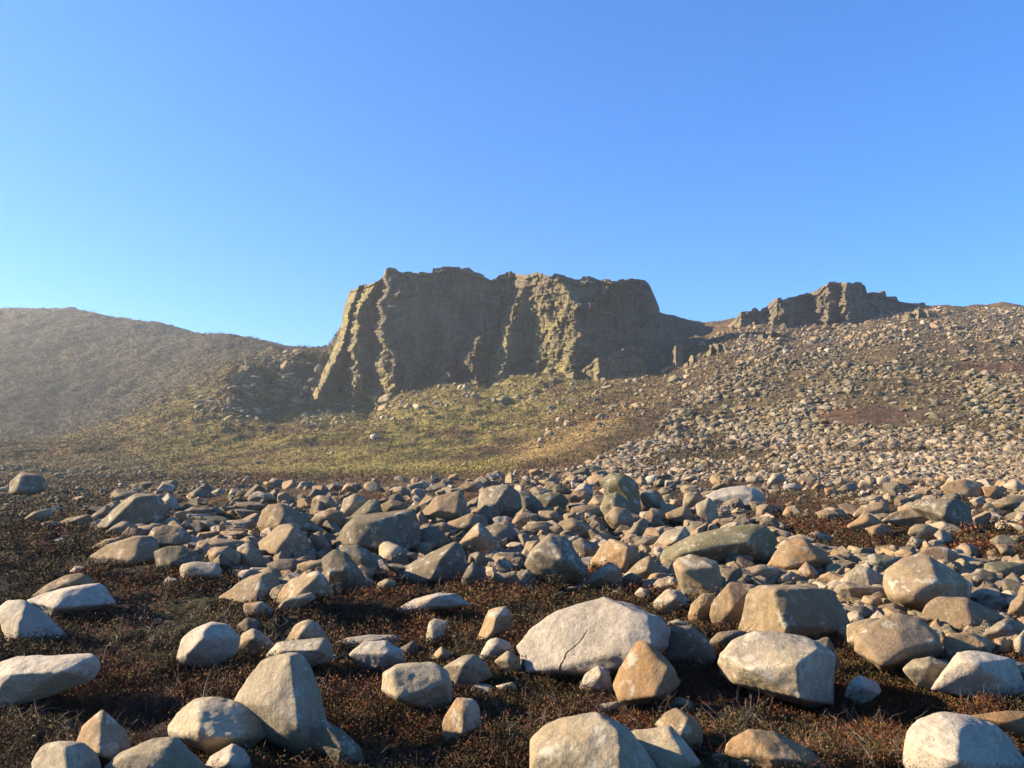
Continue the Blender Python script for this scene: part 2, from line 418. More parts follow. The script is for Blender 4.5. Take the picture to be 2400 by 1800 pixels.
def rock_shape(P, sub=4, p=14, rough=.05, seed=0, ledge=0.0, grow=1.06):
    """a weathered stone: the convex form of the points P with rounded edges and a rough, chipped skin"""
    P = np.asarray(P, float); c = .5 * (P.max(0) + P.min(0)); c = .5 * c + .5 * P.mean(0)
    sc = (P.max(0) - P.min(0)) / 2; Q = (P - c) / sc
    pl = hull_planes(Q); D, Fa = ICO[sub]
    if sub > 3:                       # broken corners
        rr = np.random.default_rng(seed + 4000)
        for q in range(5):
            nn = rr.normal(size=3); nn /= np.linalg.norm(nn)
            pl = np.vstack([pl, np.append(nn, (Q @ nn).max() * rr.uniform(.86, .96))])
    k = np.clip(D @ pl[:, :3].T / pl[:, 3][None, :], 0, None)
    p = 14 + 3.6 * p
    r = 1.0 / (np.sum(k**p, 1)**(1 / p))
    V = D * r[:, None]
    lo, hi = V.min(0), V.max(0); ql, qh = Q.min(0), Q.max(0)
    V = (V - lo) / (hi - lo) * (qh - ql) * grow + ql - (grow - 1) * .5 * (qh - ql)
    sz = float(np.min(sc)); W = V * sc
    big = fbm3(W / (sz * .9) + seed * 3.1, 3, seed, .5)
    fine = fbm3(W / (sz * .22) + seed * 1.7, 4, seed + 40, .6) if sub > 3 else 0
    chip = np.abs(noise3(W / (sz * .5) + seed * 2.3, seed + 80)) if sub > 3 else 0
    V = V * (1 + rough * big + rough * .28 * fine - rough * .4 * np.clip(.22 - chip, 0, 1) * 2)[:, None]
    if ledge:
        V = V * (1 + ledge * noise3(np.stack([W[:, 0] * .3, W[:, 1] * .3, W[:, 2] / sz * 4], -1), seed)[:, None])
    return V * sc + c, Fa

TILE = {'a': (0, 1200, 2.765), 'b': (700, 1200, 2.765), 'c': (1600, 1200, 2.765), 'd': (0, 1080, 3.687), 'e': (600, 1080, 3.687),
        'f': (1200, 1080, 3.687), 'g': (1800, 1080, 3.687), 'h': (1200, 1400, 3.687)}
DATA = """
a;p;9;the smooth bottom-left boulder;smooth rounded pale boulder cut by the bottom edge near the left corner;220,1630 270,1540 330,1495 430,1485 540,1500 620,1560 645,1640 630,1760 240,1770;430,1520,.5 450,1720,.9
a;p;8;the low two-humped boulder;long low grey boulder with two humps cut by the bottom edge;700,1659 790,1560 900,1512 1000,1465 1130,1460 1220,1540 1330,1660 1250,1780 720,1780;820,1590,.5 1080,1530,.6 1000,1740,.8
a;t;12;the brown pointed stone;brown pointed stone standing in dark heather at bottom left;665,1290 740,1370 810,1430 850,1510 800,1620 600,1600 510,1480 530,1410;640,1400,.4 650,1560,.8
a;p;8;the egg-shaped boulder;egg-shaped boulder with yellowish left side in front of the tall tapering boulder;1110,1400 1150,1330 1270,1225 1400,1212 1550,1250 1680,1330 1710,1450 1600,1560 1380,1590 1250,1520 1120,1450;1300,1300,.5 1290,1450,.8 1500,1450,.7
a;w;10;;bright cream stone at the bottom edge just below the egg-shaped boulder;1340,1659 1380,1590 1500,1518 1570,1550 1620,1660 1600,1740 1350,1740;1480,1620,.8
a;p;12;the tall tapering boulder;tallest foreground boulder tapering upward with a groove down its face;1545,1240 1640,1080 1710,970 1830,935 1940,940 1990,1000 2060,1180 2110,1400 2090,1580 1950,1570 1700,1440;1880,960,.3 1900,1180,.6 1940,1400,.9 1760,1250,.6
b;g;9;;bluish grey slab lying in shade at the right foot of the tall tapering boulder;150,1350 300,1430 400,1540 420,1640 250,1660 130,1450;280,1520,.4
a;p;8;;flat-topped cream stone right behind the top of the tall tapering boulder;1740,930 1800,860 1950,835 2090,822 2140,870 2150,950 2000,1010 1780,1000;1830,900,.5 2050,900,.7
a;t;8;;dome-shaped tan stone behind the flat stone above the tall tapering boulder;1865,850 1920,750 1980,715 2050,730 2120,840 2100,920 1880,920;1960,790,.5
a;w;12;the blue-white faceted stone;blue-white faceted stone alone in the heather left of the tall tapering boulder;1155,960 1185,840 1260,770 1370,722 1460,740 1540,820 1510,930 1400,1000 1200,1000;1350,740,.2 1300,830,.6 1240,900,.6
a;p;8;;;1540,880 1580,800 1640,765 1700,790 1770,870 1740,950 1600,950;1640,810,.5
a;g;8;;;1545,740 1600,695 1660,700 1700,760 1640,800 1560,790;
a;w;10;the long white boulder;long low white boulder lying at the left edge of the heather;-90,1080 0,1000 100,950 300,940 560,922 620,930 645,1000 600,1080 450,1130 300,1200 60,1260 -60,1240;100,1050,.6 380,1040,.7 500,980,.5
a;w;12;the sloping white boulder;white boulder with steep sloping right side at the left edge;5,640 60,578 160,580 220,610 310,680 420,800 380,850 80,850 20,740;150,600,.3 140,690,.7 130,800,.8
a;w;12;the slab-topped white wedge;white wedge-shaped boulder under a thin tan slab at far left;200,575 300,530 400,505 480,500 600,490 650,465 700,510 750,600 620,610 500,650 350,690;430,520,.4 380,620,.8
a;t;9;;thin curved tan slab lying on top of a white wedge at far left;175,575 300,480 420,420 520,398 590,430 620,480 500,500 400,500 260,560;450,460,.4
a;p;12;the flat-topped pale block;flat-topped pale block on its own in front of the left end of the pile;1175,380 1180,340 1270,330 1400,335 1420,380 1415,430 1300,430 1190,445;1210,350,.4 1200,420,.5 1380,400,.6
a;t;18;the yellow-faced wedge;wedge-shaped boulder with a yellow left face at the left end of the pile;600,290 700,220 860,160 960,160 1000,190 1020,280 960,320 830,360 650,330;865,170,.3 870,330,.8
a;t;12;;;980,160 1010,110 1080,95 1180,110 1230,160 1210,210 1100,235 1000,235;1010,150,.4 1015,200,.6 1150,200,.5
a;g;12;;;1010,260 1060,235 1170,230 1250,260 1290,320 1200,370 1100,390 1030,350;1110,330,.6
a;t;8;;;1365,290 1400,240 1480,228 1550,270 1540,330 1440,350 1380,330;1410,270,.5
a;t;8;;;1280,240 1310,190 1400,178 1560,185 1600,210 1580,240 1400,250 1300,270;1380,215,.5
a;t;8;;oval tan stone leaning upright in the left part of the pile;1550,250 1600,212 1660,235 1720,330 1720,390 1660,400 1600,350 1560,300;1600,290,.5
a;t;14;the mid-left wedge;sharp-edged tan wedge standing in front of the left part of the pile;1440,550 1520,490 1620,430 1740,395 1800,440 1815,520 1770,590 1650,600 1520,600;1690,430,.3 1660,590,.8
a;g;8;;;1720,390 1750,365 1800,380 1830,440 1800,500 1740,450;
a;t;10;;;1590,600 1700,588 1760,640 1750,700 1640,700 1600,660;1680,610,.5
a;t;12;;broad tan boulder at the pile's foot right of the mid-left wedge;1800,580 1840,500 1900,440 2040,390 2100,430 2145,520 2040,530 1900,600 1820,620;2050,420,.4 1960,520,.7
a;p;9;;;1790,640 1900,570 2010,530 2030,560 1900,650 1850,670;
b;t;9;;;0,350 60,330 180,320 210,350 210,390 120,440 20,420;110,340,.5
b;g;16;;grey facetted boulder below and left of the great blocky slab;155,310 230,250 300,270 370,350 430,440 420,520 300,520 190,500 180,400;200,380,.5 330,380,.6
b;g;9;;;270,240 380,225 440,250 495,320 490,390 440,405 380,360;400,300,.4
a;g;8;;;1740,340 1800,310 1900,310 1940,340 1930,420 1800,420;
e;t;18;the tall triangular boulder;tall triangular boulder with lit left face high in the pile left of centre;20,570 60,440 110,390 210,375 300,420 420,500 560,620 400,640 60,660;240,470,.5 200,560,.8
e;t;18;the sharp-ridged boulder;sharp-ridged tan boulder directly in front of the tall triangular boulder;45,710 130,640 200,570 320,550 420,640 480,780 400,860 200,830 70,800;340,570,.3 180,800,.8
e;g;12;;;470,660 550,625 600,680 660,760 580,840 510,740;550,700,.4
e;g;9;;;400,830 440,780 500,770 540,840 520,870 410,870;
e;g;24;the great blocky slab;great blocky slab with a notched right face propped across the pile left of centre;705,740 740,620 860,500 1000,490 1150,480 1350,425 1390,560 1415,740 1200,785 1000,740;860,540,.5 1000,530,.6 870,720,.7 1150,520,.4 1180,770,.7
e;g;14;the dark leaning slab;broad dark slab leaning in shade below the right end of the blocky slab;1200,980 1400,880 1560,790 1720,710 1780,780 1800,950 1740,1020 1500,1060 1250,1060;1600,850,.5 1500,1040,.6
e;t;18;the diamond-shaped stone;diamond-shaped stone balanced on a corner right of the dark leaning slab;1765,720 1850,640 1920,555 2000,620 2085,740 2020,830 1900,780;1930,650,.5
e;g;8;;;1850,820 1920,795 2010,860 2010,910 1950,920;
e;g;16;;small grey triangular stone below the diamond-shaped stone;1790,1040 1830,950 1880,890 1960,960 2005,1090 1900,1110;1880,960,.4
e;g;14;;;2060,1080 2070,985 2200,975 2280,990 2270,1090;2180,1000,.5
e;p;8;;small smooth pale stone at the foot of the dark leaning slab;1040,1110 1060,1060 1130,1025 1200,1050 1190,1110 1120,1150 1050,1150;1130,1060,.5
e;t;14;;;480,470 510,330 540,310 640,320 700,400 690,440 560,440;620,380,.4
e;p;12;;;720,490 760,340 850,300 940,340 900,400 800,500;820,380,.4
e;o;10;;;480,520 560,440 640,425 740,450 740,550 640,600 540,580;620,480,.4
e;m;14;;;790,520 880,440 960,350 1040,350 1080,470 1000,480 850,530;980,430,.4
e;t;8;;;1090,470 1100,380 1170,340 1240,380 1320,380 1360,430 1200,470;1180,400,.4
e;t;16;the broad boulder on the crest;broad pale-brown boulder on the crest right of the great blocky slab;1450,460 1560,330 1750,275 1800,380 1770,480 1620,520;1560,440,.5 1720,460,.6
e;t;10;;;1720,260 1820,190 1930,180 1960,220 1920,270 1760,275;1850,230,.4
e;g;18;the high squarish boulder;squarish boulder with dark right face standing highest on the pile's crest;1930,420 1940,260 2060,230 2170,220 2260,290 2280,400 2180,500 1980,480;2150,260,.4 2070,390,.8
e;t;12;;;1640,620 1680,540 1860,465 1950,500 1960,580 1800,640;1820,560,.6
e;t;9;;;1380,480 1430,445 1490,530 1420,590 1390,560;
e;g;9;;;1400,620 1520,580 1620,640 1680,720 1560,780 1420,760;
e;g;14;;;1910,470 1990,380 2080,380 2120,540 2000,560;1960,470,.4
e;g;9;;;1980,590 2080,560 2180,570 2250,640 2240,700 2100,740 2020,640;
e;g;8;;;2030,880 2090,800 2230,800 2280,850 2230,910 2050,910;
f;g;20;the big cracked boulder;big rounded boulder cracked across its dark lower face near the centre;125,900 180,770 330,635 450,660 540,750 640,900 650,1000 560,1060 300,1060 180,1000;330,670,.2 210,790,.45 430,850,.75 570,960,.6
f;t;9;;;95,810 130,710 220,700 250,740 180,830 120,850;
f;o;12;the bright orange-tan boulder;bright orange-tan boulder right of the big cracked boulder;690,870 740,780 850,685 960,700 1060,760 1100,850 970,990 780,930;1000,760,.6 960,940,.7 780,860,.3
f;t;18;;tan boulder with straight right edge below the bright orange-tan boulder;600,1080 700,990 850,885 930,960 930,1080 820,1110;780,1010,.5
f;t;16;;triangular tan boulder between the orange-tan boulder and the heart-shaped boulder;970,1010 1080,900 1190,835 1260,900 1310,1010 1200,1060 1040,1060;1160,950,.5
f;t;16;the heart-shaped boulder;heart-shaped upright boulder with rounded corners right of centre;1395,900 1430,850 1560,815 1640,880 1770,890 1810,1050 1800,1170 1700,1200 1520,1200 1420,1010;1480,950,.6 1740,930,.55 1720,1160,.6
f;o;7;;small oval reddish stone leaning below the heart-shaped boulder;1535,1330 1560,1240 1650,1165 1740,1160 1770,1220 1700,1330 1620,1430 1560,1400;1620,1300,.5
f;t;12;the slanted slab;slanted tan slab leaning on the left side of the cleft block;1715,1330 1730,1260 1830,1160 1870,1060 1960,1060 2100,1080 2040,1400 1900,1460 1760,1440;1900,1280,.5
f;m;12;the longest slab;longest slab, mossy brown and lying lengthwise across the right part of the pile;1320,880 1340,770 1500,700 1600,640 1780,600 1950,600 2120,560 2212,600 2260,700 2200,850 2000,850 1850,890 1600,840 1450,830 1340,930;1600,720,.5 2000,720,.6 1500,800,.6
f;p;16;;pinkish grey boulder tucked behind the left end of the longest slab;1235,740 1310,630 1480,580 1520,640 1510,710 1300,800 1240,790;1400,700,.5
f;g;16;;;1050,740 1140,660 1260,660 1240,740 1120,790;1170,700,.4
f;t;12;;;1165,600 1330,565 1340,600 1180,660;
f;g;14;;dark narrow stone leaning right above the bright orange-tan boulder;945,690 1040,580 1130,500 1170,540 1120,640 1020,710;1060,600,.4
f;t;9;;;820,490 900,410 1000,430 1060,540 980,610 880,570;920,500,.5
f;m;12;;;780,400 820,310 900,290 1060,380 1050,480 960,430 800,510;880,380,.5
f;m;12;the leaning mossy stone;pale green mossy stone tilted like a blade above the pile's crest;770,180 880,125 1000,150 1070,210 1080,320 1100,460 1060,400 1000,330 810,250;920,200,.5
f;t;14;;;1070,380 1080,270 1190,255 1280,300 1320,400 1290,460 1130,440;1200,330,.5
f;t;9;;;1150,500 1200,420 1290,440 1280,540 1210,570;1220,490,.4
f;t;14;;;1340,460 1500,390 1560,480 1530,540 1360,500;1470,470,.4
f;p;10;;;1480,380 1500,290 1600,275 1660,320 1620,400 1520,410;1560,330,.4
f;p;14;;;1600,390 1700,335 1760,400 1780,540 1700,530 1610,460;1680,410,.4
f;p;14;;;1370,400 1370,335 1440,335 1470,400;
f;w;14;the white boulder on the crest;large white boulder resting on the heather crest right of centre;1710,300 1830,250 1990,225 2080,250 2120,290 2170,310 2150,390 2000,420 1840,410 1740,380;2050,290,.5 2040,400,.6 1780,330,.3
f;t;7;;;520,460 530,410 620,388 780,400 800,460 680,495 560,490;640,440,.4
f;g;7;;;230,500 350,465 430,480 400,540 260,530;
f;t;9;;;360,460 360,410 400,395 440,420 440,465;
f;t;8;;;110,580 160,540 300,530 390,590 320,640 140,620;220,580,.4
f;t;18;;;385,640 430,540 530,505 640,550 700,640 560,680;540,570,.5
f;t;12;;;600,530 720,475 790,540 780,590 680,560;700,530,.3
f;t;9;;;680,700 760,620 830,640 860,700 760,740;
f;g;9;;;540,720 600,680 700,720 760,770 690,870 640,850 570,760;620,750,.4
f;t;7;;;5,550 50,470 110,455 220,470 190,560 80,590;60,520,.4
f;m;8;;;230,320 330,280 420,290 470,340 440,420 290,440;340,350,.4
f;g;9;;;60,280 160,290 260,390 240,480 130,480;
f;o;9;;;500,310 540,265 640,270 690,330 660,370 560,350;600,310,.4
f;t;9;;;1200,1110 1290,1060 1420,1070 1420,1120 1320,1160;1300,1090,.4
f;p;9;;;1070,1150 1110,1100 1190,1130 1190,1200 1130,1210;
f;p;12;;pale stone with a lit left knob left of the small oval reddish stone;1235,1240 1340,1125 1420,1130 1500,1180 1540,1260 1370,1340 1240,1310;1400,1200,.5
f;g;12;;;1790,940 1970,930 1980,1000 1830,1100 1810,1030;
f;g;12;;;40,1080 60,970 130,950 190,990 210,1080 130,1110;120,980,.4
f;p;10;;;1340,1050 1350,1000 1410,1010 1420,1060;
h;w;22;the big white boulder;largest white speckled boulder in the foreground with a thin branching crack;65,430 160,300 380,150 530,110 700,50 800,8 950,25 1130,85 1250,170 1320,280 1310,420 1200,520 1000,620 600,670 170,650 110,540;1140,110,.5 1150,420,.95 180,620,.35 1000,600,.8
h;o;16;the four-sided tan boulder;four-sided tan boulder with a groove at its corner in front of the big white boulder;890,770 930,660 1080,420 1140,388 1260,500 1400,640 1450,760 1330,880 1250,900 960,960;1180,480,.3 1350,650,.65 1240,860,.9 940,900,.5
h;w;9;;small white stone half sunk between big white boulder and four-sided tan boulder;600,780 640,690 740,605 830,660 850,770 840,860 640,870;760,690,.5
h;p;12;the huge boulder at the bottom edge;huge pale boulder cut by the bottom edge right of centre;175,1475 190,1230 300,1130 460,1060 700,1010 850,1070 960,1130 1100,1280 1240,1480 1200,1700 300,1720;760,1060,.3 900,1160,.5 940,1600,.9 250,1400,.5
h;p;12;the pinkish bottom-edge boulder;pinkish smooth-sided boulder at the bottom edge right of the huge boulder;1015,1180 1150,1145 1350,1115 1460,1220 1640,1475 1600,1650 1250,1650 1130,1350;1350,1150,.3 1480,1380,.7 1300,1500,.8
h;t;9;the rounded tan stone;rounded tan stone just behind the pinkish bottom-edge boulder;1240,1100 1320,1000 1420,965 1520,1010 1610,1080 1640,1200 1600,1350 1500,1300 1350,1200;1520,1050,.4 1450,1190,.7
h;p;16;;bluish flat stone in shade at the right foot of the four-sided tan boulder;1340,960 1450,870 1550,910 1560,990 1420,1000;
h;p;9;;low cream slab under the left foot of the four-sided tan boulder;620,1000 760,930 920,900 960,960 880,1010 700,1020;800,960,.4
h;g;9;;dark brown boulder in shadow right of the big white boulder;1340,300 1420,245 1560,260 1680,370 1760,490 1720,600 1500,620 1350,560;1500,300,.3
h;g;8;;;1730,380 1800,310 1960,290 2060,330 1900,400 1860,470 1760,430;1850,350,.4
h;t;10;;;1640,300 1650,265 1760,270 1760,330 1680,330;
h;p;8;;;1320,230 1430,195 1540,240 1500,270 1340,280;
c;o;9;the long rounded orange-tan boulder;long rounded orange-tan boulder at the bottom edge right of centre;295,1560 330,1470 420,1415 560,1430 740,1510 860,1580 960,1660 900,1760 500,1740;780,1620,.5 600,1600,.6
h;p;9;;grey tongue-shaped stone lying against the front of the long rounded boulder;1890,1400 1920,1320 2000,1310 2130,1380 2300,1500 2250,1660 1950,1640;2050,1400,.4
h;g;7;;small smooth grey stone at the bottom edge left of the long rounded boulder;1670,1440 1740,1360 1850,1360 1900,1400 1900,1500 1850,1560 1680,1560;1780,1420,.5
c;p;20;the flat-topped boulder;massive flat-topped cream boulder with grass at its foot below the cleft block;260,1050 280,930 380,830 480,790 620,790 780,820 870,860 960,940 950,1240 800,1260 700,1180 420,1130;860,900,.55 740,1020,.95 760,1200,.95 450,1020,.75 310,970,.45
c;g;12;;;860,850 940,825 980,900 1030,1050 960,1070 900,980;930,900,.3
c;t;26;the cleft block;huge upright block with lit tan left face and dark streaked right face;412,570 425,500 560,510 640,480 800,490 930,510 1000,600 1080,740 980,790 860,835 700,810 640,790 440,800 430,720;620,510,.75 660,700,.95 690,800,.95
c;t;26;the tilted flat slab;thick tilted slab with a flat sunlit top and dark underside right of flat-topped boulder;1115,780 1290,690 1400,668 1530,700 1640,800 1670,900 1560,960 1300,1020 1130,900;1290,980,.9 1400,900,.8 1640,830,.4 1150,830,.4
c;t;9;;;1075,740 1200,700 1260,700 1200,760 1150,900 1080,840;
c;w;16;the striped white boulder;striped grey and white boulder near the right edge with a ridged top;1640,1150 1740,990 1800,910 1880,900 2000,940 2100,960 2150,1050 2212,1200 2100,1220 1800,1180;1820,980,.4 1900,990,.55
c;p;10;;;1445,1030 1500,970 1600,950 1700,990 1640,1100 1630,1150 1530,1120;1590,1010,.5
c;w;12;;small bright angular stone in heather between flat-topped boulder and striped white boulder;1065,1190 1100,1100 1150,1070 1250,1120 1270,1160 1190,1240 1150,1265;1180,1150,.6
c;w;12;the rough white boulder;rough knobbly white boulder in the bottom right corner;1460,1620 1480,1500 1470,1430 1550,1340 1650,1305 1760,1330 1850,1330 1980,1380 2090,1470 2150,1560 2212,1659 2150,1800 1500,1780;1790,1400,.5 1780,1620,.9 1520,1500,.4
c;o;9;;orange-sided boulder at the right edge behind the rough white boulder;1870,1330 2000,1310 2100,1290 2300,1300 2320,1480 2150,1480 2000,1400;2100,1370,.5
c;o;12;;;1710,830 1730,795 1870,790 1960,840 2010,850 1970,940 1900,960 1780,960 1730,980;1950,870,.3 1760,900,.3
c;g;8;;;1950,800 2020,740 2100,695 2180,720 2212,760 2140,830 2020,850;2060,760,.4
c;t;14;;;2025,830 2080,815 2120,860 2140,940 2040,950;
c;p;8;;;2150,850 2212,780 2270,800 2270,970 2180,960;
c;t;14;;;2010,945 2120,960 2212,990 2240,1080 2170,1100;
c;t;14;the big pitted boulder;big rounded boulder with a pitted dark front face at right;1330,480 1345,400 1450,310 1560,280 1680,350 1800,420 1860,480 1850,560 1700,600 1580,640 1450,620 1360,560;1370,500,.45 1540,370,.35 1490,570,.85 1640,460,.8
c;t;18;;tan boulder with sharp bright edge directly behind the big pitted boulder;1560,260 1640,235 1720,240 1800,290 1830,350 1740,360 1640,290;1720,250,.3 1730,350,.5
c;t;16;the overhanging boulder;long tan boulder overhanging smaller stones right of the tilted flat slab;1570,650 1600,590 1660,550 1780,560 1850,570 2050,680 1960,780 1880,785 1740,700;1840,600,.5 1870,680,.75 1870,780,.75
c;g;9;;;1640,750 1680,700 1740,730 1800,790 1680,790;
c;t;12;;;1240,650 1290,610 1370,595 1430,630 1430,670 1300,690;1370,630,.4
c;t;8;;;1160,600 1180,550 1260,548 1310,580 1220,640;
c;g;7;;round dark grey stone between the cleft block and the tilted flat slab;1040,650 1090,615 1180,615 1250,670 1220,700 1080,730;
c;p;10;;;1010,510 1060,460 1110,480 1280,500 1280,540 1180,590 1100,590;1105,500,.5
c;p;14;;;1030,450 1130,360 1190,360 1300,420 1300,480 1210,500;1190,380,.3 1210,480,.5
c;m;9;;;1180,340 1190,295 1240,280 1400,300 1440,320 1360,400 1310,440 1200,400;1280,340,.4
c;m;9;;;930,390 940,345 1000,340 1090,390 1050,440 940,440;
c;o;18;;;870,460 880,430 970,425 1030,440 1020,490 890,485;970,440,.4
c;o;18;;;745,400 800,335 840,360 880,420 840,465 770,450;830,400,.5
c;o;16;the golden-brown boulder;golden-brown boulder with a low peak above and right of the cleft block;560,340 620,260 680,200 760,170 800,190 890,250 970,330 860,350 740,410 640,400;790,190,.2 890,310,.6 700,350,.6
c;t;8;;;590,470 640,405 700,390 750,420 740,480 620,490;
c;t;7;;;530,470 560,425 620,410 600,480;
c;t;9;;;360,440 380,390 500,350 600,365 620,410 540,470 400,460;480,390,.5
c;p;8;;;795,170 840,135 880,130 960,165 960,200 900,200 830,180;
c;o;16;;orange pointed stone in the grassy gap at upper right;1080,95 1200,15 1290,70 1300,100 1190,140;1200,60,.4
c;o;9;;;1195,110 1290,80 1360,130 1340,180 1240,170;
c;t;12;;;1470,140 1500,90 1570,85 1650,110 1650,180 1540,190;1570,120,.4
c;p;10;;;1640,150 1670,118 1720,140 1750,190 1680,205;
c;p;12;;;1450,220 1490,165 1560,190 1530,220 1480,250;
g;t;9;the low humped boulder;low humped grey-tan boulder on the grassy gap at upper right;1020,520 1120,450 1280,420 1440,430 1480,500 1400,560 1230,570;1430,470,.5
g;g;14;;dark-shaded block behind the low humped boulder at upper right;1240,400 1290,345 1440,350 1620,330 1740,420 1770,560 1620,620 1480,560;1550,390,.6 1550,500,.7
g;o;10;the high orange-tan boulder;large orange-tan boulder highest at the right end of the pile;1510,230 1560,190 1700,165 1830,200 1860,300 1720,330 1600,310;1700,280,.5
g;p;9;;;1750,350 1840,315 1870,350 1800,400;
g;o;12;;;1860,230 1980,220 2040,300 1900,330;1960,260,.4
g;t;10;;broad tan boulder at the right edge below the large orange-tan boulder;1960,370 2080,320 2212,310 2350,340 2400,440 2212,470 2000,430;2100,380,.5
g;t;9;;;750,480 830,400 1000,360 1030,430 1000,500 820,500;980,420,.5
g;p;9;;;805,340 900,300 980,310 1000,350 860,380;
g;o;6;;round orange-brown stone alone in dark heather at upper right;130,470 160,410 230,395 275,430 270,490 180,510;
g;p;6;;;490,430 560,408 640,430 690,490 640,500 570,470;
g;g;6;;;440,480 480,445 560,445 610,490 500,500;
g;p;12;;;610,250 740,190 780,240 660,270;
g;o;7;;;380,240 420,195 480,210 490,250 420,265;
g;o;16;;;490,240 580,235 610,290 520,300;
g;p;12;;pale pyramid-like stone on the far side of the dark heather at right;0,190 40,110 110,110 150,170 10,220;60,150,.4
g;g;8;;;1380,310 1500,280 1530,310 1440,330;
g;p;9;;;1180,330 1280,290 1380,330 1300,345;
g;m;12;;;1890,990 1890,900 2010,880 2212,900 2260,1000 1980,1060;2000,960,.4
g;g;12;;;1715,1010 1830,945 1950,980 1990,1060 1900,1120 1760,1100;1800,1030,.5 1930,1040,.4
g;t;7;;;1730,880 1800,850 1860,880 1880,930 1760,920;
g;t;8;;mossy-sided boulder at the right edge beside the overhanging boulder;2110,1240 2212,1130 2300,1100 2330,1400 2200,1380 2090,1320;2200,1240,.4
g;g;9;;;1590,930 1680,900 1740,950 1740,1000 1640,980;
g;o;12;;;1980,730 2070,725 2110,790 2110,830 2020,800;
g;p;12;;;2100,540 2212,570 2300,650 2212,640;
g;t;7;;;1980,860 2060,830 2140,840 2080,890;
d;g;14;the sloping slab at far left;tall sloping slab rising above the left end of the pile;835,590 950,470 1060,390 1180,290 1340,300 1400,370 1420,460 1380,520 1100,540 900,600;1090,410,.35 1200,310,.3 930,570,.5
d;g;16;the lone blue-grey boulder;lone blue-grey boulder on the moor by the left edge;90,280 100,190 150,150 200,110 350,140 380,240 320,280 160,290;200,140,.4 150,260,.6
d;t;9;;;480,560 600,500 760,470 780,510 700,560 600,590;650,520,.3
d;t;8;;;340,560 440,520 520,540 480,590;
d;p;12;;;200,520 320,460 420,420 440,470 360,520;
d;g;14;;;780,490 920,385 960,440 900,500 820,520;900,440,.3
d;p;9;;;930,610 1010,560 1080,525 1180,570 1160,640 1060,650;1080,560,.3
d;t;8;;;1130,640 1200,570 1330,555 1380,600 1310,660;
d;p;9;;;1420,550 1440,510 1500,490 1570,560 1500,590;
d;g;9;;;1520,490 1660,400 1800,420 1800,450 1640,500;
d;o;9;;;1680,480 1780,440 1860,450 1860,500 1740,520;
d;t;9;;;1600,590 1680,520 1800,520 1850,540 1940,590 1760,620;1780,560,.4
d;t;9;;;1940,600 1960,520 2190,515 2180,580 2100,610;
d;o;8;;;1880,660 1920,610 2100,610 2150,660 2060,680;
d;t;8;;;770,760 900,690 1060,660 1000,720 800,790;
d;g;7;;;1420,1050 1450,1005 1520,1030 1560,1070 1440,1080;
d;w;9;;small bright stone behind the slab-topped white wedge at far left;610,960 650,910 720,920 650,970;
d;p;9;;;470,690 530,665 570,690 500,710;
d;g;12;;;1220,540 1280,480 1380,490 1400,560 1300,540;
b;p;14;the rounded pale green-grey block;squarish rounded grey-green block right of the tall tapering boulder;552,1150 555,1040 640,990 760,980 880,985 960,1030 990,1130 980,1240 900,1280 700,1240 600,1190;640,1020,.5 640,1190,.75 940,1100,.6
b;p;8;the humped pale stone;humped pale stone touching the right side of the rounded grey-green block;945,1000 1060,940 1150,930 1210,980 1250,1060 1140,1090 1060,1150 1000,1160;1080,990,.5
b;w;7;;round white stone left of the big white boulder beneath the orange upright stone;1183,940 1230,840 1280,822 1350,850 1390,920 1280,960 1220,970;1270,870,.5
b;p;9;;small pale stone wedged against the left end of the big white boulder;1280,970 1360,910 1420,950 1450,1050 1380,1060;1360,960,.5
b;o;12;the orange upright stone;upright orange-tan stone with pointed top left of the big white boulder;1165,820 1230,650 1330,625 1370,680 1350,760 1260,800 1200,850;1275,690,.5 1255,780,.6
b;p;14;;narrow pale upright stone in green moss left of the orange upright stone;820,870 850,720 880,705 960,715 940,760 900,800 880,870;
b;o;10;;;860,950 920,880 990,930 960,980;
b;w;6;;small flat white oval stone in front of the humped pale stone;1120,1160 1150,1120 1220,1120 1300,1160 1290,1200 1180,1190;
b;p;9;;;1285,1130 1380,1105 1410,1160 1340,1180;
b;o;8;;oval tan stone standing alone below the rounded grey-green block;935,1380 950,1330 1030,1220 1110,1215 1160,1260 1175,1380 1130,1440 1000,1525 950,1480;1080,1280,.5 1060,1430,.7
b;w;8;;long flat white stone behind the rounded grey-green block;245,860 320,820 460,800 620,805 660,860 480,870 300,890;450,840,.4
b;w;12;;white-capped stone just left above the rounded grey-green block;345,920 430,850 560,845 660,900 665,960 590,1010 480,1030 440,960;560,920,.5
b;g;9;;;660,890 740,845 770,890 750,960 670,960;700,900,.4
b;w;14;;broken bluish white slab half buried in heather in front of dark leaning slab;640,640 760,570 900,530 990,535 1090,600 1000,610 850,610 700,650;
b;p;12;;;1640,550 1710,520 1710,550 1650,580;
f;p;12;;;470,1100 560,1075 640,1085 600,1110 500,1115;
f;p;8;;;840,1150 920,1095 1060,1140 1000,1170;
"""


ROCKS = []      # name, centre px, extent px, material, handle, label, object
def parse(tile, s):
    x0, y0, k = TILE[tile]
    out = []
    for q in s.split():
        v = [float(t) for t in q.split(',')]
        out.append((x0 + v[0] / k, y0 + v[1] / k) + tuple(v[2:]))
    return out

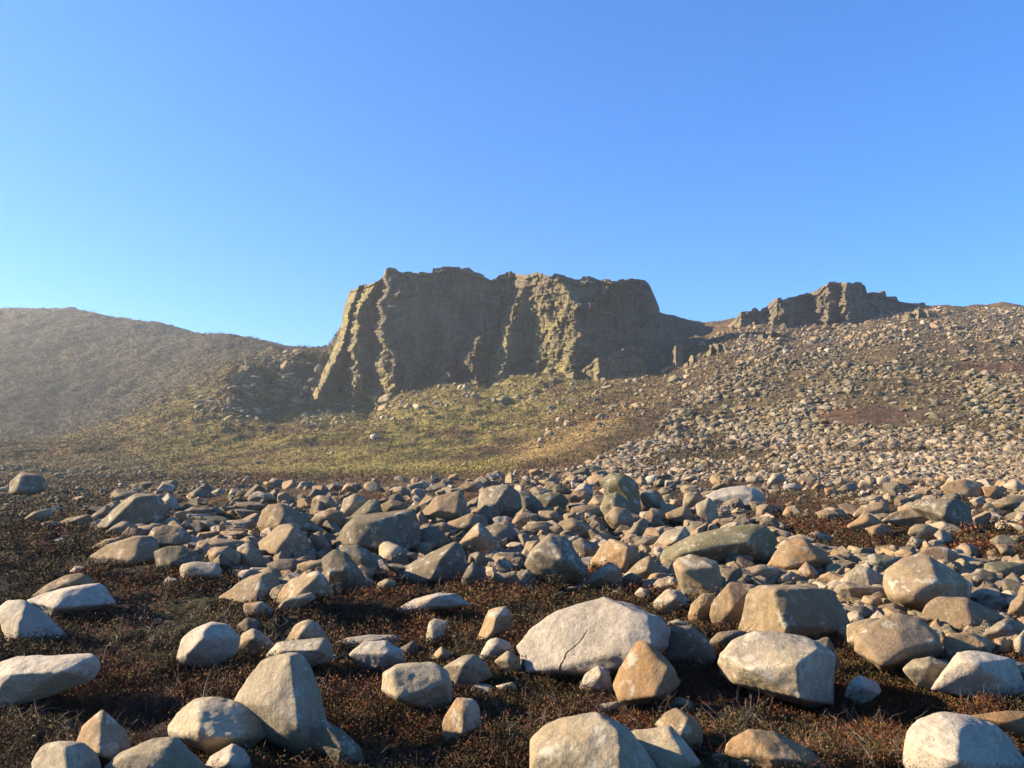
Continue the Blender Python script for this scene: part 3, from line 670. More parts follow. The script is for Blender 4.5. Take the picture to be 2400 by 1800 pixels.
def add_rock(sil, ridge, mat, p, label, handle, seed):
    sx = np.array([q[0] for q in sil]); sy = np.array([q[1] for q in sil])
    wpx, hpx = sx.max() - sx.min(), sy.max() - sy.min()
    cx, cy = (sx.max() + sx.min()) / 2, (sy.max() + sy.min()) / 2
    base = sy.max()
    jb = float(np.mean(sx[sy > base - .2 * hpx]))
    if base < 1795: Yh = ground_hit(jb, base)
    else: Yh = ground_hit(jb, min(base, 1880))
    T = .62 * min(wpx, 1.35 * hpx) * Yh / F
    Yc = Yh - .12 * T
    P = [pt(x, y, Yc) for x, y in zip(sx, sy)]
    if ridge:
        P += [pt(q[0], q[1], Yc - q[2] * T) for q in ridge]
    else:
        r = random.Random(seed)
        for k in range(4):
            P.append(pt(cx + wpx * r.uniform(-.28, .28), cy + hpx * r.uniform(-.3, .35), Yc - T * r.uniform(.45, .7)))
    for x, y in zip(sx, sy):
        P.append(pt(cx + (x - cx) * .8, cy + (y - cy) * .72, Yc + .75 * T))
    # the foot of the stone sits in the ground
    P = np.array(P)
    area = wpx * hpx
    sub = 6 if area > 26000 else 5 if area > 4500 else 4
    V, Fa = rock_shape(P, sub, p, .035 if p > 12 else .04, seed, .008 if p > 14 else 0, 1.06 if area > 9000 else 1.14)
    return V, Fa, (cx, cy, wpx, hpx, Yc)

def link_rock(V, Fa, mat):
    c = np.array([(V[:, 0].min() + V[:, 0].max()) / 2, (V[:, 1].min() + V[:, 1].max()) / 2, V[:, 2].min()])
    o = mesh_np('boulder', V - c, Fa, MATS[mat], True); o.location = c
    return o

for k, line in enumerate([l for l in DATA.strip().split('\n') if l]):
    tile, mat, p, handle, label, sil, ridge = line.split(';')
    p = float(p)
    V, Fa, info = add_rock(parse(tile, sil), parse(tile, ridge) if ridge.strip() else [], mat, p, label, handle, k + 1)
    o = link_rock(V, Fa, mat)
    ROCKS.append(dict(o=o, x=info[0], y=info[1], w=info[2], h=info[3], mat=mat, p=p, handle=handle, label=label))

# ------------------------------------------------------------------ scattered stones
gPX = PX.ravel(); gPY = PY.ravel(); gP = TV.reshape(-1, 3); gY = Ys.ravel()
# screen area belonging to each vertex of the ground, so that sampling is even
dpx = np.abs(np.gradient(PX, axis=1)); dpy = np.clip(-np.gradient(PY, axis=0), 0, None)
gA = (dpx * dpy).ravel()

def region(polyg, soft=12):
    """inside test of a polygon in photograph pixels"""
    x, y = gPX, gPY; ins = np.zeros(len(x), bool); n = len(polyg); j = n - 1
    for i in range(n):
        xi, yi = polyg[i]; xj, yj = polyg[j]
        if yi != yj:
            cnd = ((yi > y) != (yj > y)) & (x < (xj - xi) * (y - yi) / (yj - yi) + xi); ins ^= cnd
        j = i
    return ins.astype(float)

def sample(weight, n):
    w_ = weight * gA; w_ = w_ / w_.sum()
    c = np.cumsum(w_); u = (np.arange(n) + RNG.random(n)) / n
    k = np.searchsorted(c, u); k = np.clip(k, 0, len(c) - 1)
    P = gP[k].copy()
    return P, k

def proto_rocks(n, sub, seed0):
    out = []
    for i in range(n):
        r = np.random.default_rng(seed0 + i)
        P = r.normal(size=(13, 3)); P /= np.linalg.norm(P, axis=1)[:, None]; P *= r.uniform(.8, 1.1, (13, 1))
        P *= np.array([r.uniform(.8, 1.25), r.uniform(.7, 1.1), r.uniform(.45, .85)])
        out.append(rock_shape(P, sub, r.choice([10, 14, 20]), .05, seed0 + i))
    return out

def rotm(rz, tilt, ta):
    cz, sz = np.cos(rz), np.sin(rz); ct, st_ = np.cos(tilt), np.sin(tilt); ca, sa = np.cos(ta), np.sin(ta)
    Z = np.zeros_like(rz); O = np.ones_like(rz)
    A = np.stack([np.stack([cz, -sz, Z], -1), np.stack([sz, cz, Z], -1), np.stack([Z, Z, O], -1)], -2)
    B = np.stack([np.stack([O, Z, Z], -1), np.stack([Z, ct, -st_], -1), np.stack([Z, st_, ct], -1)], -2)
    C = np.stack([np.stack([ca, -sa, Z], -1), np.stack([sa, ca, Z], -1), np.stack([Z, Z, O], -1)], -2)
    return C @ B @ A

def scatter(name, label, P, size, protos, mat, tint=None, sink=.25):
    """many stones as one stuff mesh; size in metres (half width)"""
    n = len(P); Vs = []; Fs = []; Ts = []; off = 0
    R = rotm(RNG.uniform(0, 6.28, n), RNG.normal(0, .35, n), RNG.uniform(0, 6.28, n))
    which = RNG.integers(0, len(protos), n)
    for q, (PV, PF) in enumerate(protos):
        s = np.where(which == q)[0]
        if not len(s): continue
        V = np.einsum('nij,vj->nvi', R[s], PV) * size[s, None, None]
        V[..., 2] += (size[s] * .5 * (1 - sink * 2))[:, None]
        V += P[s][:, None, :]
        nv = len(PV)
        Fs.append((PF[None] + (np.arange(len(s)) * nv)[:, None, None] + off).reshape(-1, 3)); off += nv * len(s)
        Vs.append(V.reshape(-1, 3))
        t = tint[s] if tint is not None else np.ones((len(s), 3))
        t = np.concatenate([t, np.ones((len(s), 1))], 1); Ts.append(np.repeat(t, nv, 0))
    o = mesh_np(name, np.concatenate(Vs), np.concatenate(Fs), mat, False, {'tint': np.concatenate(Ts)})
    o['kind'] = 'stuff'; o['label'] = label
    return o

SM = scatter_rock_mat()
PR2 = proto_rocks(40, 2, 100); PR3 = proto_rocks(30, 3, 300); PR4 = proto_rocks(12, 4, 500)
vis = (gPX > -480) & (gPX < 2880)
patch = np.ones(len(gPX))
for (x, y, rx, ry) in [(2010, 975, 120, 22), (2350, 862, 90, 9), (2050, 1058, 240, 7), (1700, 1075, 110, 6)]:
    patch *= np.clip(np.hypot((gPX - x) / rx, (gPY - y) / ry) - .6, .03, 1)
clump = (np.clip(n3 * 1.3 + .75, .25, 1.4)).ravel()

# A. the big fan of scree on the right slope
poly = [(1330, 1108), (1500, 1030), (1590, 955), (1660, 905), (1700, 820), (1720, 770), (1900, 752), (2080, 728), (2200, 722), (2900, 712), (2900, 1130), (1330, 1130)]
wA = region(poly) * patch * (.12 + .88 * sst(-70, 150, (gPX - 1500) + (gPY - 930) * .9)) * clump**1.35 * (gY < 260)
wA *= np.where(gPY < 860, .75, 1.0)
P, k = sample(wA, 23500)
sp = (4.0 + 9.5 * sst(720, 1110, gPY[k])) * np.exp(RNG.normal(0, .5, len(k)))
sp = np.where(RNG.random(len(k)) < .03, sp * 1.9, sp); sp = np.minimum(sp, 25)
tint = np.ones((len(k), 3)); gr = sst(1060, 980, gPY[k]) * sst(800, 870, gPY[k])
tint = tint * .86 * (1 - .22 * gr[:, None]) * np.where(gr[:, None] > .5, np.array([.97, 1, .92]), 1)
lt = sst(830, 740, gPY[k]); tint = tint * (1 + .15 * lt[:, None])
scatter('scree', 'fan of grey and tan scree covering the right slope', P, sp * .5 * P[:, 1] / F, PR2, SM, tint)

# B. stones of the plateau beyond the boulder pile
wB = region([(1180, 1112), (1500, 1085), (2900, 1062), (2900, 1180), (2000, 1180), (1700, 1150), (1300, 1165), (1150, 1150)]) * np.clip(n4.ravel() * 1.4 + .9, .2, 1.5)
P, k = sample(wB, 1850); sp = 9.0 * np.exp(RNG.normal(0, .4, len(k))); sp = np.clip(sp, 4, 19) * (.6 + .4 * sst(1080, 1130, gPY[k]))
scatter('plateau_stones', 'pale small stones strewn over the flat moor on the right', P, sp * .62 * P[:, 1] / F, PR3, SM)
# C. grey stones on the left of the plateau
wC = region([(-100, 1095), (300, 1090), (560, 1105), (620, 1150), (500, 1165), (380, 1165), (180, 1195), (60, 1215), (-100, 1215)]) * np.clip(n4.ravel() * 1.4 + .8, .15, 1.5)
P, k = sample(wC, 1400); sp = np.clip(6.5 * np.exp(RNG.normal(0, .45, len(k))), 3, 22)
scatter('plateau_stones', 'grey small stones strewn over the moor on the left', P, sp * .6 * P[:, 1] / F, PR3, SM, np.tile([.72, .78, .72], (len(k), 1)))
# D. pale blocks on the green slope below the crag and the hillside left of it
wD = region([(560, 1090), (700, 960), (900, 950), (1180, 900), (1400, 900), (1640, 850), (1640, 960), (1500, 1000), (1200, 1095)]) * np.clip(n4.ravel() * 2 + .15, .02, 1.5) * (.35 + sst(1100, 1350, gPX))
P, k = sample(wD, 1500); sp = np.clip(3.8 * np.exp(RNG.normal(0, .6, len(k))), 2, 26)
scatter('hillside_stones', 'pale stones scattered on the green slope below the crag', P, sp * .6 * P[:, 1] / F, PR2, SM, np.tile([1.05, 1.05, 1.02], (len(k), 1)))
wE = region([(430, 960), (560, 860), (700, 825), (770, 825), (740, 940), (560, 1000)]) * np.clip(n4.ravel() * 1.6 + .4, .05, 1.5)
P, k = sample(wE, 1300); sp = np.clip(6 * np.exp(RNG.normal(0, .6, len(k))), 2, 32)
scatter('hillside_stones', 'broken grey blocks on the shoulder left of the crag', P, sp * .6 * P[:, 1] / F, PR2, SM, np.tile([.8, .8, .74], (len(k), 1)))
wF = region([(-450, 715), (200, 725), (500, 775), (780, 815), (560, 900), (300, 985), (-450, 1100)]) * np.clip(n4.ravel() * 2 - .2, .01, 1.5) * (gY > 230) * (.2 + sst(900, 740, gPY))
P, k = sample(wF, 900); sp = np.clip(2.2 * np.exp(RNG.normal(0, .4, len(k))), 1.4, 6)
scatter('hillside_stones', 'pale stones near the top of the distant left hill', P, sp * .6 * P[:, 1] / F, PR2, SM)
wF = region([(-450, 1050), (400, 950), (640, 1000), (560, 1100), (-450, 1110)]) * np.clip(n4.ravel() * 2 + .1, .01, 1.5)
P, k = sample(wF, 650); sp = np.clip(3 * np.exp(RNG.normal(0, .4, len(k))), 1.4, 8)
scatter('hillside_stones', 'small grey stones on the grassy slope at far left', P, sp * .6 * P[:, 1] / F, PR2, SM, np.tile([.75, .78, .72], (len(k), 1)))
wR = region([(1600, 900), (1650, 800), (1740, 752), (2200, 725), (2280, 780), (1950, 830), (1760, 880), (1640, 930)]) * np.clip(n4.ravel() * 2 + .6, .05, 1.5) * (gY < 230)
P, k = sample(wR, 900); sp = np.clip(6.5 * np.exp(RNG.normal(0, .55, len(k))), 3, 24)
scatter('crag_rubble', 'broken rubble spilling from the summit crag', P, sp * .6 * P[:, 1] / F, PR3, SM, np.tile([.9, .88, .84], (len(k), 1)))
wR = region([(680, 960), (760, 945), (870, 960), (960, 905), (1200, 870), (1520, 868), (1640, 870), (1640, 905), (1500, 960), (1250, 975), (1130, 940), (900, 1000), (700, 1015)]) * np.clip(n4.ravel() * 2.2 + .4, .03, 1.5) * (gY < 190)
P, k = sample(wR, 800); sp = np.clip(6 * np.exp(RNG.normal(0, .6, len(k))), 2.5, 30)
scatter('crag_rubble', 'fallen blocks along the foot of the great crag', P, sp * .6 * P[:, 1] / F, PR3, SM, np.tile([.95, .97, .85], (len(k), 1)))
# F. smaller stones filling the pile of boulders
belt = [(210, 1240), (230, 1190), (330, 1140), (600, 1140), (800, 1140), (1000, 1125), (1400, 1115), (1700, 1130), (1980, 1130), (2900, 1150), (2900, 1560), (2330, 1530), (2200, 1590), (2150, 1500), (1950, 1500), (1780, 1440), (1650, 1400), (1500, 1385), (1420, 1340), (1250, 1345), (1150, 1360), (950, 1350), (800, 1390), (640, 1420), (520, 1340), (420, 1290)]
meadow = [(1760, 1150), (1820, 1230), (1900, 1290), (2050, 1300), (2200, 1290), (2400, 1320), (2900, 1320), (2900, 1220), (2200, 1240), (2060, 1240), (2000, 1150)]
inb = region(belt); mead = region(meadow)
P, k = sample(inb * (1 - .93 * mead), 2050)
sp = np.clip((24 + 34 * sst(1130, 1420, gPY[k])) * np.exp(RNG.normal(0, .38, len(k))), 10, 54)
scatter('rubble', 'smaller stones packed between the boulders of the pile', P, sp * .58 * P[:, 1] / F, PR4, SM, np.tile([.86, .84, .80], (len(k), 1)), sink=.2)
P, k = sample(inb * mead, 180)
sp = np.clip(11 * np.exp(RNG.normal(0, .4, len(k))), 6, 24)
scatter('rubble', 'small stones in the grassy gap at upper right', P, sp * .58 * P[:, 1] / F, PR3, SM, np.tile([1.05, .95, .85], (len(k), 1)), sink=.35)
# G. a few small stones sunk in the foreground heather
fg = region([(-450, 1180), (220, 1200), (600, 1400), (1300, 1370), (1700, 1500), (2900, 1600), (2900, 1800), (-450, 1800)])
P, k = sample(fg, 250); sp = np.clip((6 + 8 * sst(1200, 1700, gPY[k])) * np.exp(RNG.normal(0, .4, len(k))), 5, 24)
scatter('small_stones', 'small stones half sunk in the foreground heather', P, sp * .58 * P[:, 1] / F, PR3, SM, np.tile([.9, .88, .85], (len(k), 1)), sink=.4)

# more single boulders: the larger stones of the flat moor and of the pile's far side
GAP = 300 - len(ROCKS)
cand = []
wH = 1.3 * inb * (1 - mead) + .6 * region([(1500, 1085), (2900, 1062), (2900, 1150), (2000, 1150), (1700, 1130), (1200, 1140), (1180, 1112)]) + .6 * region([(150, 1140), (620, 1130), (1000, 1120), (1000, 1165), (200, 1200)]) + .25 * region([(1500, 1085), (2400, 970), (2500, 970), (2500, 1080)])
P, k = sample(wH, 2500)
order = RNG.permutation(len(k)); PRs = proto_rocks(24, 3, 900)
for i in order:
    x, y = gPX[k[i]], gPY[k[i]]
    if not (8 < x < 2392): continue
    w_ = (27 if not inb[k[i]] else 38 + 28 * float(sst(1130, 1400, y))) * math.exp(RNG.normal(0, .22)) * (1 if y > 1080 else .75)
    if any(abs(x - c_[0]) < (w_ + c_[2]) * .55 and abs(y - c_[1]) < (w_ + c_[2]) * .35 for c_ in cand): continue
    if any(abs(x - r['x']) < (w_ + r['w']) * .40 and abs(y - r['y']) < (w_ + r['h']) * .36 for r in ROCKS): continue
    cand.append((x, y, w_, i))
    if len(cand) >= GAP: break
for q, (x, y, w_, i) in enumerate(cand):
    PV, PF = PRs[RNG.integers(0, 24)]; s = w_ * .55 * P[i, 1] / F
    Rm = rotm(np.array([RNG.uniform(0, 6.28)]), np.array([RNG.normal(0, .2)]), np.array([RNG.uniform(0, 6.28)]))[0]
    V = (PV @ Rm.T) * s * np.array([1, 1, RNG.uniform(.8, 1.15)]); V += P[i] + np.array([0, 0, s * .22])
    mat = RNG.choice(list('ppttogw') if x > 1100 else list('gtpg'))
    o = link_rock(V, PF, mat)
    u, v = project(V)
    ROCKS.append(dict(o=o, x=float((u.min() + u.max()) / 2), y=float((v.min() + v.max()) / 2), w=float(np.ptp(u)), h=float(np.ptp(v)), mat=mat, p=9, handle='', label=''))

# names and labels
HAND = [r for r in ROCKS if r['handle']]
FARH = [dict(x=1180, y=905, handle='the great dark crag', far=1), dict(x=1950, y=740, handle='the right-hand summit crag', far=1)]
used = set(r['label'] for r in ROCKS if r['label'])
def rel(r, h):
    dx = r['x'] - h['x']; dy = r['y'] - h['y']
    hor = 'left' if dx < 0 else 'right'
    ver = 'above' if dy < 0 else 'below'
    if abs(dx) > 2.2 * abs(dy): return '%s of' % hor
    if abs(dy) > 2.2 * abs(dx): return ver
    return '%s %s of' % (ver, hor)
def words(r):
    s = max(r['w'], r['h']); size = 'large' if s > 110 else 'medium' if s > 62 else 'small' if s > 34 else 'tiny'
    a = r['w'] / max(r['h'], 1); shp = 'flat' if a > 2 else 'upright' if a < .85 else 'rounded' if r['p'] < 9.5 else 'angular' if r['p'] > 13 else 'blunt'
    return size, MATW[r['mat']], shp
# first gather each unlabelled stone under its nearest landmark and direction, then tell members apart by their order of distance
ORD = ['nearest', 'second nearest', 'third nearest', 'fourth nearest', 'fifth nearest', 'sixth nearest', 'seventh nearest', 'eighth nearest', 'ninth nearest', 'tenth nearest', 'eleventh nearest', 'twelfth nearest', 'thirteenth nearest', 'fourteenth nearest', 'fifteenth nearest']
bins = {}
for r in ROCKS:
    if r['label']: continue
    h = min(HAND, key=lambda q: math.hypot(q['x'] - r['x'], 1.3 * (q['y'] - r['y'])))
    sz, colr, shp = words(r); r['d'] = math.hypot(h['x'] - r['x'], h['y'] - r['y'])
    bins.setdefault((sz, colr, shp, rel(r, h), h['handle']), []).append(r)
for (sz, colr, shp, rl, hn), L in bins.items():
    L.sort(key=lambda q: q['d'])
    noun = 'stone' if sz in ('small', 'tiny') else 'boulder'
    for i, r in enumerate(L):
        r['label'] = ('%s %s %s %s %s %s' % (sz, colr, shp, noun, rl, hn)) if len(L) == 1 else ('%s %s %s %s %s %s, %s one' % (sz, colr, shp, noun, rl, hn, ORD[i]))
        wl = r['label'].split()
        if len(wl) > 16: r['label'] = ' '.join(wl[:2] + wl[3:]) if len(wl) == 17 else ' '.join(wl[1:2] + wl[3:])
for r in ROCKS:
    o = r['o']; o['label'] = r['label']; o['category'] = 'boulder' if max(r['w'], r['h']) > 62 else 'stone'
    o['group'] = 'boulders and stones of the boulder field'
    if o['category'] == 'stone': o.name = 'stone'

# ------------------------------------------------------------------ crags
CM = crag_mat()
def crag(name, label, top, base, knots, Y0, back, nx=520, nz_=260, lean=.10, rough=1.0, seed=5, moss_litf=None, side=1.0, bumps=(), deep=1.0):
    """a cliff: knots = rows of (py, [px...], [depth...]) the same number of ribs in each row"""
    x0, x1 = top[0][0], top[-1][0]
    u = np.linspace(0, 1, nx)
    v = np.linspace(0, 1, nz_)
    kr = np.array([kk[1] for kk in knots], float); kd = np.array([kk[2] for kk in knots], float); ky = np.array([kk[0] for kk in knots], float)
    for i in range(len(kd)):                # deepen the gullies
        cf = np.polyfit(kr[i][:-1], kd[i][:-1], 1); tr = np.polyval(cf, kr[i][:-1]); kd[i][:-1] = tr + deep * (kd[i][:-1] - tr)
    K = kr.shape[1]; ku = np.linspace(0, K - 1, K)
    # spread the columns over the ribs by their width
    wd = np.maximum(np.mean(np.diff(kr, axis=1), 0), 4); cw = np.concatenate([[0], np.cumsum(wd)]); cw /= cw[-1]
    uu = np.interp(u, cw, ku)
    PXg = np.zeros((nz_, nx)); PYg = np.zeros((nz_, nx)); D = np.zeros((nz_, nx))
    for j, uj in enumerate(uu):
        colx = np.array([np.interp(uj, ku, kr[i]) for i in range(len(ky))])
        cold = np.array([np.interp(uj, ku, kd[i]) for i in range(len(ky))])
        xt = colx[0]; yt = np.interp(xt, [t[0] for t in top], [t[1] for t in top])
        xb = colx[-1]; yb = np.interp(xb, [t[0] for t in base], [t[1] for t in base])
        y = yt + (yb + 14 - yt) * v
        PYg[:, j] = y; PXg[:, j] = np.interp(y, ky, colx); D[:, j] = np.interp(y, ky, cold)
        PXg[0, j] = xt
    wob = 7 * fbm2(PXg / 18, PYg / 17, 5, seed + 70, .65) * sst(0, 40, PYg - PYg[0:1]) * np.minimum(1, np.minimum(np.arange(nx), np.arange(nx)[::-1]) / (nx * .04))[None]
    PXg = PXg + wob * min(1, (x1 - x0) / 400)
    m = Y0 / F
    W = np.stack([PXg * m, D * 1.0, PYg * m], -1)
    ang = np.exp(-((PYg - PYg[0:1]) / 6.0)**2)
    # joints, ledges and broken skin
    warp = .32 * fbm3(W / 6.0, 3, seed + 9)
    lz = W[..., 2] / 2.6 + warp; led = (lz - np.floor(lz)); led = np.where(led < .8, led / .8, (1 - led) / .2)
    lx = W[..., 0] / 3.0 + 1.2 * warp + .08 * W[..., 2] + .5 * _h(np.floor(lz).astype(np.int64), np.zeros(lz.shape, np.int64), np.zeros(lz.shape, np.int64), 3); cx_ = lx - np.floor(lx); cr = np.exp(-((cx_ - .5) / .06)**2)
    blk = _h(np.floor(lx).astype(np.int64), np.floor(lz).astype(np.int64), np.zeros(lx.shape, np.int64), seed)
    n_ = fbm3(W * np.array([1, 0, .55]) / 5.0, 6, seed, .58)
    b2x = W[..., 0] / 1.1 + 2 * warp; b2z = W[..., 2] / .8 + 1.5 * warp
    blk2 = _h(np.floor(b2x).astype(np.int64), np.floor(b2z).astype(np.int64), np.zeros(lx.shape, np.int64), seed + 1)
    rg = rough * (.55 + .45 * sst(0, 1, fbm3(W / 12, 2, seed + 3) + .5))
    D = D + rg * (.62 * n_ + .45 * led + .3 * cr + .7 * blk + .3 * blk2 * (sst(-.3, .4, n_)))
    Hh = (PYg - PYg[0:1]) * m
    qx = PXg + 9 * fbm2(PXg / 14, PYg / 14, 4, seed + 90, .6); qy = PYg + 9 * fbm2(PXg / 14, PYg / 14, 4, seed + 95, .6)
    for (bx, by, brx, bry, amp) in bumps:
        e_ = np.clip(1 - ((qx - bx) / brx)**2 - ((qy - by) / bry)**2, 0, 1)
        D = D - amp * e_**.6 * (1 + .25 * blk)
    D = D - np.clip((1.3 + .6 * noise2(P_ := PXg / 22, P_ * 0, seed + 31) - Hh) * 4, 0, 1) * .9 * rough
    Y = Y0 + D - lean * Hh
    P = pt(PXg, PYg, Y)
    # uneven crest blocks
    crest = np.exp(-Hh / 1.4)
    bl = noise2(np.floor(P[..., 0] / 1.7) * 3.1, np.zeros_like(P[..., 0]), seed + 50)
    P[..., 2] += crest * .35 * bl
    # roof and back, so the crag is a solid body
    top_row = P[0]
    nb = 40; t = np.linspace(0, 1, nb + 1)[1:]
    roof = np.zeros((nb, nx, 3))
    for i, tt in enumerate(t):
        q = top_row.copy(); q[:, 1] += back * tt
        q[:, 0] += (q[:, 0].mean() - q[:, 0]) * .12 * tt
        q[:, 2] -= back * (.05 + .55 * tt * tt) * tt + .25 * (noise2(q[:, 0] / 2.0, q[:, 1] / 2.0, seed + 60) + .6)
        roof[i] = q
    G = np.concatenate([roof[::-1], P], 0)
    # side returns
    Lc = []; Rc = []
    for i, tt in enumerate((.35, .75, 1.0)):
        a = G[:, 0].copy(); a[:, 1] += back * .8 * tt * side; a[:, 0] -= .5 * tt; a[:, 2] -= 1.2 * tt; Lc.append(a)
        b_ = G[:, -1].copy(); b_[:, 1] += back * .8 * tt * side; b_[:, 0] -= 1.0 * tt; b_[:, 2] -= 1.2 * tt; Rc.append(b_)
    G = np.concatenate([np.stack(Lc[::-1], 1), G, np.stack(Rc, 1)], 1)
    gx, gy = project(G)
    mo = np.zeros(G.shape[:2]) if moss_litf is None else moss_litf(gx, gy)
    a_ = np.stack([mo, mo, mo, np.ones_like(mo)], -1)
    r_, c_ = G.shape[:2]; ii = np.arange(r_ * c_).reshape(r_, c_)
    q = np.stack([ii[:-1, :-1], ii[1:, :-1], ii[1:, 1:], ii[:-1, 1:]], -1).reshape(-1, 4)
    c0 = np.array([G[..., 0].mean(), G[..., 1].mean(), G[..., 2].min()])
    o = mesh_np(name, (G - c0).reshape(-1, 3), q, CM, False, {'cover': a_.reshape(-1, 4)}); o.location = c0
    o['label'] = label; o['category'] = 'crag'
    return o

top = [(820, 668), (835, 690 - 12), (852, 670), (880, 660), (888, 656), (892, 654), (905, 633), (912, 629), (950, 637), (1012, 637), (1015, 626), (1050, 623), (1078, 625), (1080, 629), (1100, 628), (1113, 638), (1130, 645), (1150, 655), (1160, 650), (1168, 645), (1200, 638), (1235, 645), (1245, 646), (1258, 635), (1285, 648), (1293, 650), (1300, 642), (1345, 652), (1360, 652), (1368, 643), (1390, 650), (1405, 656), (1450, 656), (1480, 650), (1505, 657), (1512, 668)]
base = [(690, 985), (735, 960), (760, 950), (800, 955), (860, 985), (905, 975), (940, 925), (1050, 905), (1150, 912), (1200, 885), (1290, 878), (1390, 905), (1450, 892), (1530, 880), (1600, 870)]
kn = [
 (640, [833, 850, 858, 884, 897, 905, 1010, 1014, 1110, 1128, 1205, 1238, 1247, 1300, 1345, 1440, 1512], [10, 8, 8.6, 5.5, 7, 3.5, 4.2, 4.3, 5.2, 5.0, 5.4, 1.4, .5, -5, -4.5, -5.5, 1]),
 (670, [824, 842, 850, 876, 892, 903, 1012, 1016, 1110, 1126, 1200, 1225, 1243, 1322, 1360, 1440, 1524], [11, 8, 8.8, 5, 7, 2.8, 4.2, 4.2, 5.2, 4.9, 5.2, .4, .2, -6, -5, -6.6, 1]),
 (720, [806, 820, 824, 842, 880, 896, 1014, 1018, 1110, 1124, 1188, 1212, 1239, 1346, 1372, 1392, 1545], [11, 8, 9.2, 4.6, 6.6, 2.2, 4.3, 4.2, 5.2, 4.4, 4.8, -.4, .3, -8, -7, -6.6, 1.5]),
 (780, [797, 813, 817, 832, 878, 900, 1028, 1044, 1100, 1122, 1166, 1192, 1240, 1352, 1380, 1400, 1553], [10, 7.5, 9.2, 4, 6.2, 1.4, 4.6, 2.4, 4.4, .8, 3.4, -1.2, .4, -8.6, -7, -6.4, 2]),
 (840, [772, 790, 814, 834, 872, 920, 1020, 1047, 1076, 1116, 1148, 1184, 1237, 1338, 1380, 1396, 1560], [8, 4.5, 8.0, 3, 5.6, .2, 4.2, .8, 3.4, -1, 2.6, -2.2, .6, -8.6, -6, -7, 2]),
 (900, [742, 760, 806, 832, 868, 924, 1004, 1042, 1076, 1112, 1138, 1168, 1238, 1325, 1372, 1396, 1570], [4, 1, 6.5, 1.6, 4.4, -1.2, 3.6, -.8, 2.8, -2, 2, -3, 1, -8.4, -5, -8, 1]),
 (985, [700, 722, 790, 816, 860, 906, 1000, 1036, 1075, 1106, 1134, 1160, 1240, 1312, 1368, 1396, 1580], [0, -2, 4, -.6, 1.8, -3.6, 2, -2, 2, -3, 1, -4, .5, -8.4, -5, -9, -1])]
def moss_lit(x, y):  # lichen and moss, plus a sunlit tone painted onto the lit ribs
    m_ = np.exp(-((x - (860 - (y - 660) * .52)) / 24)**2) * .9
    m_ += .9 * np.exp(-((x - 1300) / 42)**2 - ((y - 850) / 75)**2)
    m_ += .9 * np.exp(-((x - (1222 - (y - 700) * .42)) / 20)**2) * (y > 690)
    m_ += .5 * sst(860, 960, y)
    m_ += .55 * np.exp(-((x - 1300) / 50)**2) * (y > 660) + .5 * np.exp(-((x - 828) / 16)**2) * (y > 690) + .5 * np.exp(-((x - 895) / 24)**2) * (y > 790)
    return np.clip(m_, 0, 1)
crag('crag', 'great dark flat-topped crag with ribbed cliffs standing on the green slope', top, base, kn, 183, 26, 800, 340, .07, 1.0, 5, moss_lit, bumps=[
 (840, 900, 16, 40, 2.0), (893, 860, 22, 40, 2.2), (915, 900, 18, 30, 2.0), (870, 930, 20, 30, 1.8), (806, 905, 12, 30, 1.5), (815, 950, 18, 26, 1.5),
 (945, 690, 30, 14, 1.2), (1000, 905, 16, 22, 1.8), (1032, 845, 14, 40, 1.8), (1085, 850, 26, 34, 2.6), (1105, 815, 22, 26, 1.8), (1062, 890, 16, 24, 1.6),
 (1150, 770, 20, 34, 1.6), (1125, 800, 16, 26, 1.4), (1160, 705, 22, 18, 1.2), (1195, 730, 12, 40, 1.4), (1270, 720, 24, 26, 1.0), (1300, 800, 22, 40, 1.2), (1265, 830, 20, 30, 1.2), (1330, 740, 20, 20, 1.2),
 (1375, 720, 28, 16, 1.6), (1410, 690, 26, 18, 1.2), (1280, 880, 26, 20, 1.4), (1345, 880, 18, 26, 2.0), (1380, 870, 20, 24, 2.2), (1440, 660, 30, 10, 1.0), (740, 930, 12, 26, 1.4), (765, 860, 12, 22, 1.2)], deep=1.35)

# buttress in front of the right foot of the crag
topL = [(1318, 905), (1328, 880), (1345, 872), (1360, 868), (1388, 850), (1396, 842), (1420, 838), (1440, 822), (1465, 816), (1490, 814), (1504, 816), (1512, 840)]
baseL = [(1318, 912), (1340, 905), (1390, 908), (1450, 892), (1515, 885)]
knL = [(812, [1322, 1345, 1362, 1392, 1402, 1450, 1512], [3, 0, 2, .5, -2, 0, 4]), (860, [1320, 1344, 1362, 1390, 1402, 1450, 1514], [3, -.5, 2, .5, -2, 0, 4]), (912, [1318, 1344, 1362, 1388, 1400, 1450, 1518], [2, -1, 1.5, 0, -2.5, -.5, 3])]
crag('crag', 'low humpbacked outcrop at the right foot of the great crag', topL, baseL, knL, 168, 7, 170, 80, .05, .6, 15, lambda x, y: np.full(x.shape, .35) * (y > 840))
# pinnacle
topP = [(1580, 812), (1583, 806), (1597, 806), (1604, 822)]
crag('rock_pinnacle', 'small square rock pinnacle in the shaded gully between the two crags', topP, [(1575, 900), (1612, 898)],
     [(805, [1581, 1584, 1597, 1603], [1.2, 0, .3, 2]), (850, [1582, 1584, 1598, 1605], [1.2, 0, .3, 2]), (892, [1574, 1578, 1604, 1614], [1, -.8, -.4, 2])], 169, 4, 60, 70, .05, .35, 25)
